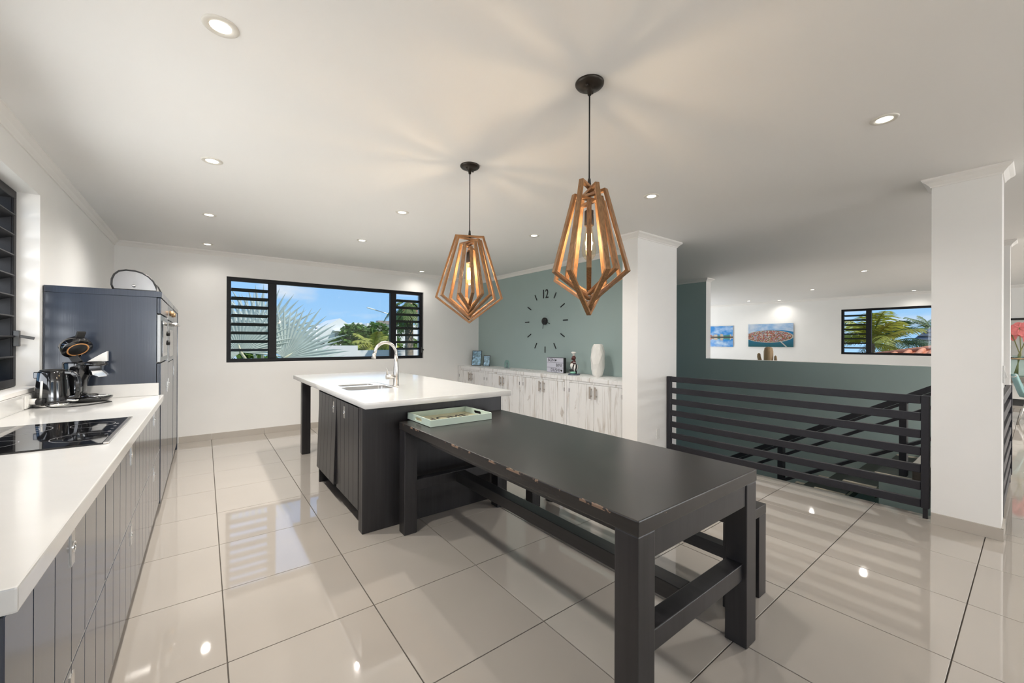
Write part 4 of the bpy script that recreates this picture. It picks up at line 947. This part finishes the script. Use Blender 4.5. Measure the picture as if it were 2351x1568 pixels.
def wall_print(y0, y1, z0, z1, m, lab):
    g = thing('wall_picture', (XE - .01, (y0 + y1) / 2, z0), lab, 'picture', 'pictures on the end wall')
    part('print', B(XE - .030, XE - .026, y0, y1, z0, z1), m, g); part('backing', B(XE - .026, XE - .001, y0 + .03, y1 - .03, z0 + .03, z1 - .03), WHTPL, g)
wall_print(5.82, 7.00, 1.19, 1.845, print_mat('harbour_print', mirror_city), 'glossy print of waterfront houses mirrored in water on the end wall')
wall_print(4.19, 5.37, 1.20, 1.875, print_mat('island_print', town), 'glossy aerial print of a red-roofed island town above wooden cactus')
# wooden cactus
cc = thing('wooden_cactus', (8.2, 3.0, 0), 'pale carved wooden cactus with two arms behind the half wall', 'sculpture')
part('trunk', MB().lathe([(.085, .04), (.075, .3), (.070, .8), (.075, 1.05), (.076, 1.16), (.062, 1.225), (.03, 1.245), (.0001, 1.248)], 20, (8.2, 3.0, 0)), DRIFT, cc)
part('base', MB().lathe([(.16, .001), (.16, .04), (.0001, .04)], 24, (8.2, 3.0, 0)), DRIFT, cc)
part('arm', MB().tube([(8.2, 3.05, .86), (8.2, 3.10, .92), (8.2, 3.145, 1.0), (8.2, 3.16, 1.06), (8.2, 3.16, 1.11), (8.2, 3.16, 1.125)], [.03, .032, .032, .030, .026, .008], 12), DRIFT, cc)
part('arm', MB().tube([(8.2, 2.96, .84), (8.2, 2.905, .90), (8.2, 2.882, .98), (8.2, 2.885, 1.07), (8.2, 2.888, 1.09)], [.026, .026, .025, .020, .006], 12), DRIFT, cc)
# sideboard, vase, chair, picture at the far end
sb = thing('sideboard', (11.5, -.6, 0), 'white low sideboard with thick grey wood top in the far room', 'sideboard')
part('top', B(11.15, 11.75, -1.7, .62, .64, .74), GREYWOOD, sb, .004); part('body', B(11.2, 11.7, -1.65, .57, .36, .639), WHTPL, sb); part('base_frame', B(11.22, 11.68, -1.6, .55, .24, .359), mat('dark_base', (.05, .05, .05), .5, noise=(9, .1)), sb)
for yy in (-1.5, .45):
    for xx in (11.3, 11.6): part('leg', B(xx - .03, xx + .03, yy - .03, yy + .03, .001, .239), BLKMET, sb)
gx, gy = 11.35, .215
gv = thing('glass_vase', (gx, gy, .741), 'clear bulbous glass vase holding pink flowers on the grey sideboard', 'vase')
part('body', MB().lathe([(.0001, .742), (.13, .742), (.155, .76), (.158, .88), (.14, .96), (.085, 1.02), (.062, 1.05), (.064, 1.10), (.072, 1.11)], 30, (gx, gy, 0), cap=False), VASEG, gv)
part('rope_ring', MB().tube([(gx + .072 * math.cos(i * PI / 10), gy + .072 * math.sin(i * PI / 10), 1.055) for i in range(21)], .012, 8), DRIFT, gv)
def flower(k, tip, lab):
    f = thing('pink_flower', (gx, gy, .75), lab, 'flower', 'flowers in the glass vase')
    b0 = Vector((gx + (k - 2) * .02, gy + .05 - .015 * k, .76)); tp_ = Vector(tip); mid = Vector((gx, gy - .03 + .01 * k, 1.12))
    part('stem', MB().tube([b0, mid, mid.lerp(tp_, .6) + Vector((0, 0, .02)), tp_], .007, 8), STEM, f)
    rr_ = random.Random(k)
    for q in range(6):
        a = 2 * PI * q / 6 + rr_.uniform(0, .4); out = Vector((-.25, math.cos(a), math.sin(a))).normalized(); sd = Vector((0, -math.sin(a), math.cos(a))); L = .13; vs = []
        for s_, w in ((0, .01), (.35, .04), (.7, .052), (1, .015)):
            cpt = tp_ + out * (L * s_) + Vector((.04 * s_ * s_, 0, -.03 * s_ * s_)); vs += [cpt - sd * w, cpt + Vector((.008, 0, 0)), cpt + sd * w]
        mb = MB().add(vs, [(i * 3 + j, i * 3 + j + 1, i * 3 + j + 4, i * 3 + j + 3) for i in range(3) for j in range(2)], True)
        part('petal', mb, PINK, f)
for k, (tip, lab) in enumerate((((gx - .05, .20, 1.60), 'pink silk flower in the glass vase, lowest bloom of the bunch'), ((gx, .30, 1.52), 'pink silk flower drooping over the glass vase side nearest the stair wall'), ((gx, .05, 1.66), 'pink silk flower in the glass vase, tallest bloom of the bunch'), ((gx - .02, .08, 1.48), 'pink silk flower in the glass vase, partly behind the teal chair'))): flower(k, tip, lab)
chx, chy = 10.75, .03
ch = thing('shell_chair', (chx, chy, 0), 'teal shell chair on slim metal legs beside the grey sideboard', 'chair')
sh = MB(); NU, NV = 9, 10
for i in range(NV):
    tt_ = i / (NV - 1); xx = -.24 + .40 * min(1, tt_ / .55) if tt_ < .55 else .16 + .10 * (tt_ - .55) / .45; zz = .44 - .03 * math.sin(PI * min(1, tt_ / .55)) if tt_ < .55 else .44 + .37 * ((tt_ - .55) / .45) ** 1.15
    hw_ = .22 + .02 * math.sin(PI * tt_) if tt_ < .75 else .22 * math.sqrt(max(.12, 1 - ((tt_ - .75) / .26) ** 2))
    for j in range(NU):
        q = -1 + 2 * j / (NU - 1); sh.v.append(Vector((chx - .02 + q * hw_, chy + xx - (.06 * q * q if tt_ > .5 else 0), zz + .05 * q * q * (1 if tt_ < .6 else .2))))
for i in range(NV - 1):
    for j in range(NU - 1): sh.f.append((i * NU + j, i * NU + j + 1, (i + 1) * NU + j + 1, (i + 1) * NU + j))
sh.mi = [0] * len(sh.f); sh.smooth = [True] * len(sh.f)
so2 = part('shell', sh, TEAL, ch); md = so2.modifiers.new('thick', 'SOLIDIFY'); md.thickness = .025
for sx in (-1, 1):
    for sy in (-1, 1): part('leg', MB().tube([(chx + sx * .13, chy + sy * .11 - .03, .40), (chx + sx * .22, chy + sy * .20 - .02, .001)], [.012, .009], 10), STEEL, ch)
fp = thing('framed_picture', (XE - .02, -.5, 1.0), 'black-framed pale picture above the far sideboard', 'picture')
part('frame', MB().box(XE - .03, XE - .002, -1.6, .9, 1.80, 1.84).box(XE - .03, XE - .002, -1.6, .9, 1.0, 1.04).box(XE - .03, XE - .002, .86, .9, 1.04, 1.80).box(XE - .03, XE - .002, -1.6, -1.56, 1.04, 1.80), BLKMATT, fp)
part('sheet', B(XE - .016, XE - .004, -1.56, .86, 1.04, 1.80), mat('pale_sheet', (.62, .62, .58), .4, noise=(2, .2)), fp)
hk = thing('key_hook', (7.52, .2, 1.0), 'small wire hook on the white post beside the far room', 'hook')
part('wire', MB().tube([(7.52, .199, .93), (7.52, .17, .93), (7.52, .155, .94), (7.52, .15, .955), (7.52, .165, .96)], .004, 8), STEEL, hk); part('plate', B(7.505, 7.535, .196, .1995, .90, .96), STEEL, hk)

# ================================================================ OUTDOORS
struct('ground_outside', MB().box(-60, 120, -60, 120, -3.4, -3.2), GROUND)
def fan_leaf(H, A, N, R, crown, rng, span=112, nb=34):
    H = Vector(H); A = Vector(A).normalized(); N = Vector(N); N = (N - A * N.dot(A)).normalized(); Sd = N.cross(A); mb = MB(); dphi = math.radians(2 * span) / nb
    for i in range(nb):
        ph = math.radians(-span) + dphi * (i + .5); L = R * (1 - .22 * (abs(ph) / 2.0) ** 2) * rng.uniform(.9, 1.05); dr = rng.uniform(.02, .10)
        d = A * math.cos(ph) + Sd * math.sin(ph); sd = -A * math.sin(ph) + Sd * math.cos(ph); vs = []
        for tq, wf in ((.03, 1), (.42, 1), (.62, .95), (.82, .5), (1.0, .03)):
            w = min(tq, .46) * L * math.tan(dphi / 2) * 1.02 * wf; c_ = H + d * (L * tq) + N * (.10 * R * tq * tq) - Vector((0, 0, dr * R * tq ** 3)); fold = N * (w * .55)
            vs += [c_ - sd * w, c_ + fold, c_ + sd * w]
        mb.add(vs, [(q * 3 + j, q * 3 + j + 1, q * 3 + j + 4, q * 3 + j + 3) for q in range(4) for j in range(2)])
    leaf = part('leaf', mb, SILVER, crown)
    cb = WO[crown.name] + Vector((0, 0, 3.35)); part('stalk', MB().tube([cb, (cb + H) / 2 + Vector((0, 0, .12)), H, H + A * (R * .16)], [.04, .03, .024, .006], 8), mat('pale_stalk', (.62, .60, .42), .6, noise=(8, .1)), leaf)
fpalm = thing('fan_palm', (1.0, 9.75, -3.2), 'large silver blue fan palm close outside the back window', 'palm')
part('trunk', MB().tube([(1.0, 9.75, -3.2), (1.0, 9.75, -1.2), (1.0, 9.75, .2)], [.26, .22, .24], 14), BARK, fpalm)
rg = random.Random(5)
for H, A, N, R in (((1.28, 9.2, .98), (.85, -.1, .60), (-.2, -1, .35), 1.25), ((.55, 9.2, 1.10), (-.25, -.15, 1), (.1, -1, .25), 1.15), ((.92, 9.6, 1.30), (.35, .1, 1), (-.2, -1, .2), 1.25), ((.10, 9.3, .75), (-.9, -.2, .35), (.1, -.8, .6), 1.2), ((1.55, 9.5, .72), (1, .1, .05), (0, -.7, .8), 1.25),
                   ((1.15, 8.95, .62), (.5, -.5, -.25), (-.1, -.5, .9), 1.1), ((.4, 9.0, .60), (-.4, -.6, -.2), (0, -.5, .9), 1.15), ((.8, 10.2, 1.2), (0, .4, 1), (0, -1, .4), 1.3), ((2.0, 9.6, .35), (1, -.1, -.15), (.1, -.6, .9), 1.0), ((-.2, 10.0, 1.0), (-.7, .2, .8), (.2, -1, .2), 1.2)):
    fan_leaf(H, A, N, R, fpalm, rg)
def frond(base, d, L, m, parent, rng, droop=.55, nl=26, ll=.42, wl=.024):
    base = Vector(base); d = Vector(d).normalized(); mb = MB(); pts = []; n = 14
    for i in range(n + 1):
        tq = i / n; pts.append(base + d * (L * tq) - Vector((0, 0, droop * L * tq * tq)))
    mb.tube(pts, [.022 * (1 - .8 * i / n) for i in range(n + 1)], 5)
    for k in range(nl):
        tq = .12 + .86 * k / nl; i = min(n - 1, int(tq * n)); f_ = tq * n - i; p = pts[i].lerp(pts[i + 1], f_); dr = (pts[i + 1] - pts[i]).normalized()
        sd = dr.cross(Vector((0, 0, 1))); sd = sd.normalized() if sd.length > .05 else Vector((1, 0, 0)); l = ll * math.sin(PI * min(.98, .18 + .72 * tq)) * rng.uniform(.85, 1.1)
        for q in (-1, 1):
            o = (sd * q + dr * .75 + Vector((0, 0, rng.uniform(-.35, .05)))).normalized(); w = dr * wl; e = p + o * l - Vector((0, 0, .30 * l)); md_ = p + o * (l * .55) - Vector((0, 0, .05 * l))
            mb.add([p - w, p + w, md_ + w * .9, md_ - w * .9, e], [(0, 1, 2, 3), (3, 2, 4)])
    return part('frond', mb, m, parent)
def feather_palm(x, y, zc, L, n, m, label, seed, tilt=(.15, 1.1), droop=.5, group='feather palms outside', trunk=.11, ll=.42):
    rng = random.Random(seed); g = thing('feather_palm', (x, y, -3.2), label, 'palm', group)
    part('trunk', MB().tube([(x, y, -3.2), (x + .05, y, (zc - 3.2) / 2), (x, y, zc)], [trunk * 1.3, trunk, trunk], 10), BARK, g)
    for k in range(n):
        a = 2 * PI * k / n + rng.uniform(-.25, .25); el = rng.uniform(*tilt); frond((x, y, zc), (math.cos(a) * math.cos(el), math.sin(a) * math.cos(el), math.sin(el)), L * rng.uniform(.8, 1.1), m, g, rng, droop * rng.uniform(.8, 1.3), ll=ll)
    return g
feather_palm(5.85, 17.6, 1.0, 1.5, 18, PALMY, 'yellow green feather palm behind the white garden wall', 11, (.1, 1.2), .45)
feather_palm(4.72, 16.12, .74, .75, 10, PALMY, 'small yellowing feather palm leaning over the white garden wall', 12, (.0, .9), .5)
feather_palm(9.8, 21.0, 1.0, 1.7, 13, PALMG, 'green feather palm beside the broad leafy tree', 13)
cpm = feather_palm(6.02, 14.2, 2.75, .95, 13, PALMG, 'tall coconut palm seen through the louvres next to the green wall', 14, (-.9, .5), .9, trunk=.15)
NUT = mat('brown_coconut', (.22, .10, .05), .7, noise=(12, .3)); rn = random.Random(9)
for k in range(9):
    part('coconut', MB().lathe([(.0001, -.13), (.07, -.09), (.095, 0), (.06, .10), (.0001, .13)], 12, (5.95 + rn.uniform(-.28, .28), 14.0 + rn.uniform(-.2, .1), 2.35 + rn.uniform(-.25, .2))), NUT, cpm)
def leafy_tree(x, y, zb, crown, n, label, seed, m=LEAFG, leaf=.17):
    rng = random.Random(seed); g = thing('leafy_tree', (x, y, -3.2), label, 'tree', 'broad leafy trees outside'); mb = MB()
    part('trunk', MB().tube([(x, y, -3.2), (x, y, zb)], [.2, .12], 10), BARK, g)
    for (cx_, cy_, cz_, r) in crown:
        part('branch', MB().tube([(x, y, zb - .5), (cx_, cy_, cz_)], [.08, .03], 6), BARK, g)
        for k in range(int(n * r * r)):
            u = Vector((rng.gauss(0, 1), rng.gauss(0, 1), rng.gauss(0, 1))).normalized() * r * rng.uniform(.55, 1.0) ** .6; u.z *= .75
            p = Vector((cx_, cy_, cz_)) + u; a = Vector((rng.gauss(0, 1), rng.gauss(0, 1), rng.gauss(0, .5))).normalized(); b = a.cross(Vector((rng.gauss(0, 1), rng.gauss(0, 1), 1))).normalized(); l = leaf * rng.uniform(.6, 1.1)
            mb.add([p - a * l, p + b * l * .5, p + a * l, p - b * l * .5], [(0, 1, 2, 3)])
    part('foliage', mb, m, g)
leafy_tree(6.6, 22, .6, [(5.6, 21.8, 1.0, .75), (6.3, 22, 1.7, .75), (7.0, 22, 1.5, .8), (7.6, 22.3, 1.9, .65), (6.0, 21.6, .55, .8), (8.3, 22.5, 1.1, .8), (7.2, 21.8, .8, .8)], 900, 'broad green tree in front of the white villa', 21)
leafy_tree(.6, 14.5, .6, [(-.3, 14.3, .4, .8), (.6, 14.5, .9, .8), (1.4, 14.4, .2, .9), (1.7, 14.2, -.6, .9), (1.0, 14.4, -.6, 1.0), (-.6, 14.0, -.5, 1.0)], 800, 'bushy green tree half hidden behind the silver fan palm', 22)
leafy_tree(11.3, 24.5, .3, [(10.6, 24.3, .5, .9), (11.4, 24.5, .7, 1.0), (12.3, 24.7, .4, 1.0), (11.0, 24.2, -.8, 1.1), (12.1, 24.3, -1.0, 1.1)], 700, 'low green shrub tree behind the coconut palm', 23)
# garden wall
solo('garden_wall', MB().box(2.9, 4.42, 15.0, 15.25, -3.2, 1.16).box(4.42, 9.5, 15.05, 15.25, -3.2, .985), EXTW, (5, 15.1, -3.2), 'stepped white garden wall beyond the fan palm', 'wall')
# villas
def villa(name, lab, x, y, loc=None):
    g = thing(name, (x, y, -3.2), lab, 'house', 'white villas behind the trees'); return g
v1 = villa('white_villa', 'white villa with pitched parapet and recessed balcony behind trees', 11.2, 45)
part('wall', MB().prism([(8.4, -3.2), (12.6, -3.2), (12.6, 2.95), (11.4, 3.75), (10.1, 2.95), (8.4, 2.2)], 45.0, 51.0, 'y'), EXTW, v1)
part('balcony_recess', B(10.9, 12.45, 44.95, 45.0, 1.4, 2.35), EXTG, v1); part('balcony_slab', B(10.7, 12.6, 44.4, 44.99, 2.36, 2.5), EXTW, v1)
w_ = part('window', B(11.75, 12.3, 44.9, 44.95, 1.5, 2.2), BLKMET, v1); part('pane', B(11.8, 12.25, 44.88, 44.9, 1.55, 2.15), BLKGLASS, w_)
w_ = part('window', B(9.3, 9.9, 44.95, 45.0, .6, 1.3), BLKMET, v1); part('pane', B(9.35, 9.85, 44.93, 44.95, .65, 1.25), BLKGLASS, w_)
v2 = villa('white_villa', 'long low white villa with a flat roof and chimney vent', 17, 47)
part('wall', MB().prism([(12.7, -3.2), (24, -3.2), (24, 3.35), (16.0, 3.35), (14.9, 3.40), (14.85, 2.95), (14.4, 2.95), (14.35, 3.45), (13.6, 3.42), (12.7, 3.1)], 47.0, 52.0, 'y'), EXTW, v2)
part('roof_vent', B(16.1, 17.6, 46.8, 47.6, 3.36, 3.75), mat('roof_vent_brown', (.3, .25, .22), .7, noise=(5, .1)), v2)
w_ = part('window', B(13.2, 13.9, 46.94, 47.0, 1.5, 2.3), BLKMET, v2); part('pane', B(13.25, 13.85, 46.92, 46.94, 1.55, 2.25), BLKGLASS, w_)
sl_ = thing('street_lamp', (10.9, 28, -3.2), 'slim street lamp arm reaching over the white villas', 'street lamp')
part('pole', MB().tube([(10.9, 28, -3.2), (10.9, 28, 3.0)], [.07, .05], 10), STEEL, sl_); part('arm', MB().tube([(10.9, 28, 3.0), (10.75, 28, 3.16), (10.3, 28, 3.28), (9.35, 28, 3.52)], .03, 8), STEEL, sl_)
part('lamp_head', MB().bar((9.4, 28, 3.52), (8.85, 28, 3.64), .16, .07), WHTPL, sl_, .02)
solo('lamp_post', MB().tube([(2.95, 14.6, -3.2), (2.95, 14.6, 1.75)], .035, 10).lathe([(.0001, 1.75), (.05, 1.75), (.05, 1.80), (.0001, 1.82)], 12, (2.95, 14.6, 0)), WHTPL, (2.95, 14.6, -3.2), 'slim white post standing behind the fan palm leaves', 'post')
solo('lamp_post', MB().tube([(5.22, 13.4, -3.2), (5.22, 13.4, 1.72)], .035, 10).lathe([(.0001, 1.72), (.05, 1.72), (.05, 1.77), (.0001, 1.79)], 12, (5.22, 13.4, 0)), WHTPL, (5.22, 13.4, -3.2), 'slim white post standing beside the coconut palm', 'post')
# outside the far room window
feather_palm(18.2, 3.5, 1.30, 2.0, 18, PALMY, 'golden feather palm filling the far room window', 31, (.0, 1.2), .42, group='palms outside the far room', ll=.6)
feather_palm(24.0, 3.9, 1.35, 2.1, 15, PALMD, 'dark green feather palm behind the golden one', 32, (.1, 1.2), .45, group='palms outside the far room', ll=.6)
feather_palm(38.5, 4.3, 2.2, 2.0, 13, PALMG, 'distant green palm above the grey roofed house', 33, (.1, 1.3), .4, group='palms outside the far room', ll=.6)
gh = thing('grey_roofed_house', (30.5, 2.0, -3.2), 'house with grey tiled roof beyond the terracotta roof', 'house')
part('wall', B(30.4, 35, -2.0, 3.75, -3.2, 1.40), EXTW, gh)
part('roof', MB().add([(29.8, 4.15, 1.42), (29.8, -2.6, 1.42), (32.5, 4.15 - 1.5, 3.2), (32.5, -1.0, 3.2), (35.5, 4.15, 1.42), (35.5, -2.6, 1.42)], [(0, 1, 3, 2), (0, 2, 4), (2, 3, 5, 4), (1, 5, 3), (0, 4, 5, 1)]), ROOFG, gh)
for kq in range(8):
    z = 1.47 + kq * .22; xq = 29.8 + (z - 1.42) / 1.78 * 2.7; part('tile_course', MB().bar((xq - .04, 4.12 - (z - 1.42) * .84, z + .02), (xq - .04, -2.5 + (z - 1.42) * .8, z + .02), .12, .05), ROOFG, gh)
part('fascia', B(29.72, 29.8, -2.6, 4.15, 1.30, 1.42), EXTW, gh); w_ = part('window', B(30.33, 30.4, 3.0, 3.5, .4, 1.15), BLKMET, gh); part('pane', B(30.31, 30.33, 3.05, 3.45, .45, 1.1), BLKGLASS, w_)
tr_ = thing('terracotta_roof', (17.5, 1.0, -3.2), 'low house with terracotta barrel tile roof below the far room window', 'house')
part('wall', B(16.6, 20.5, -3.0, 2.7, -3.2, .88), EXTW, tr_)
def roofpt(a, b): return Vector((16.2 + a * 2.0, 2.95 - b, .92 + a * .55))
part('roof_deck', MB().add([(16.2, 3.0, .90), (16.2, -3.2, .90), (18.4, 1.6, 1.22), (18.4, -2.0, 1.22), (20.8, 3.0, .90), (20.8, -3.2, .90)], [(0, 1, 3, 2), (0, 2, 4), (2, 3, 5, 4), (1, 5, 3), (0, 4, 5, 1)]), TERRA, tr_)
for kq in range(24):
    y_ = 2.9 - kq * .25; y_t = y_; am = min(1, max(.0, (3.0 - y_) / 1.4)) if y_ > 1.6 else (1 if y_ > -2.0 else (y_ + 3.2) / 1.2)
    if am < .06: continue
    part('barrel_row', MB().tube([(16.15, y_, .93), (16.2 + 2.2 * am, y_,   .93 + .32 * am)], .075, 8), TERRA, tr_)
part('ridge', MB().tube([(16.2, 3.0, .95), (18.4, 1.6, 1.25), (18.4, -2.0, 1.25)], .09, 8), TERRA, tr_)
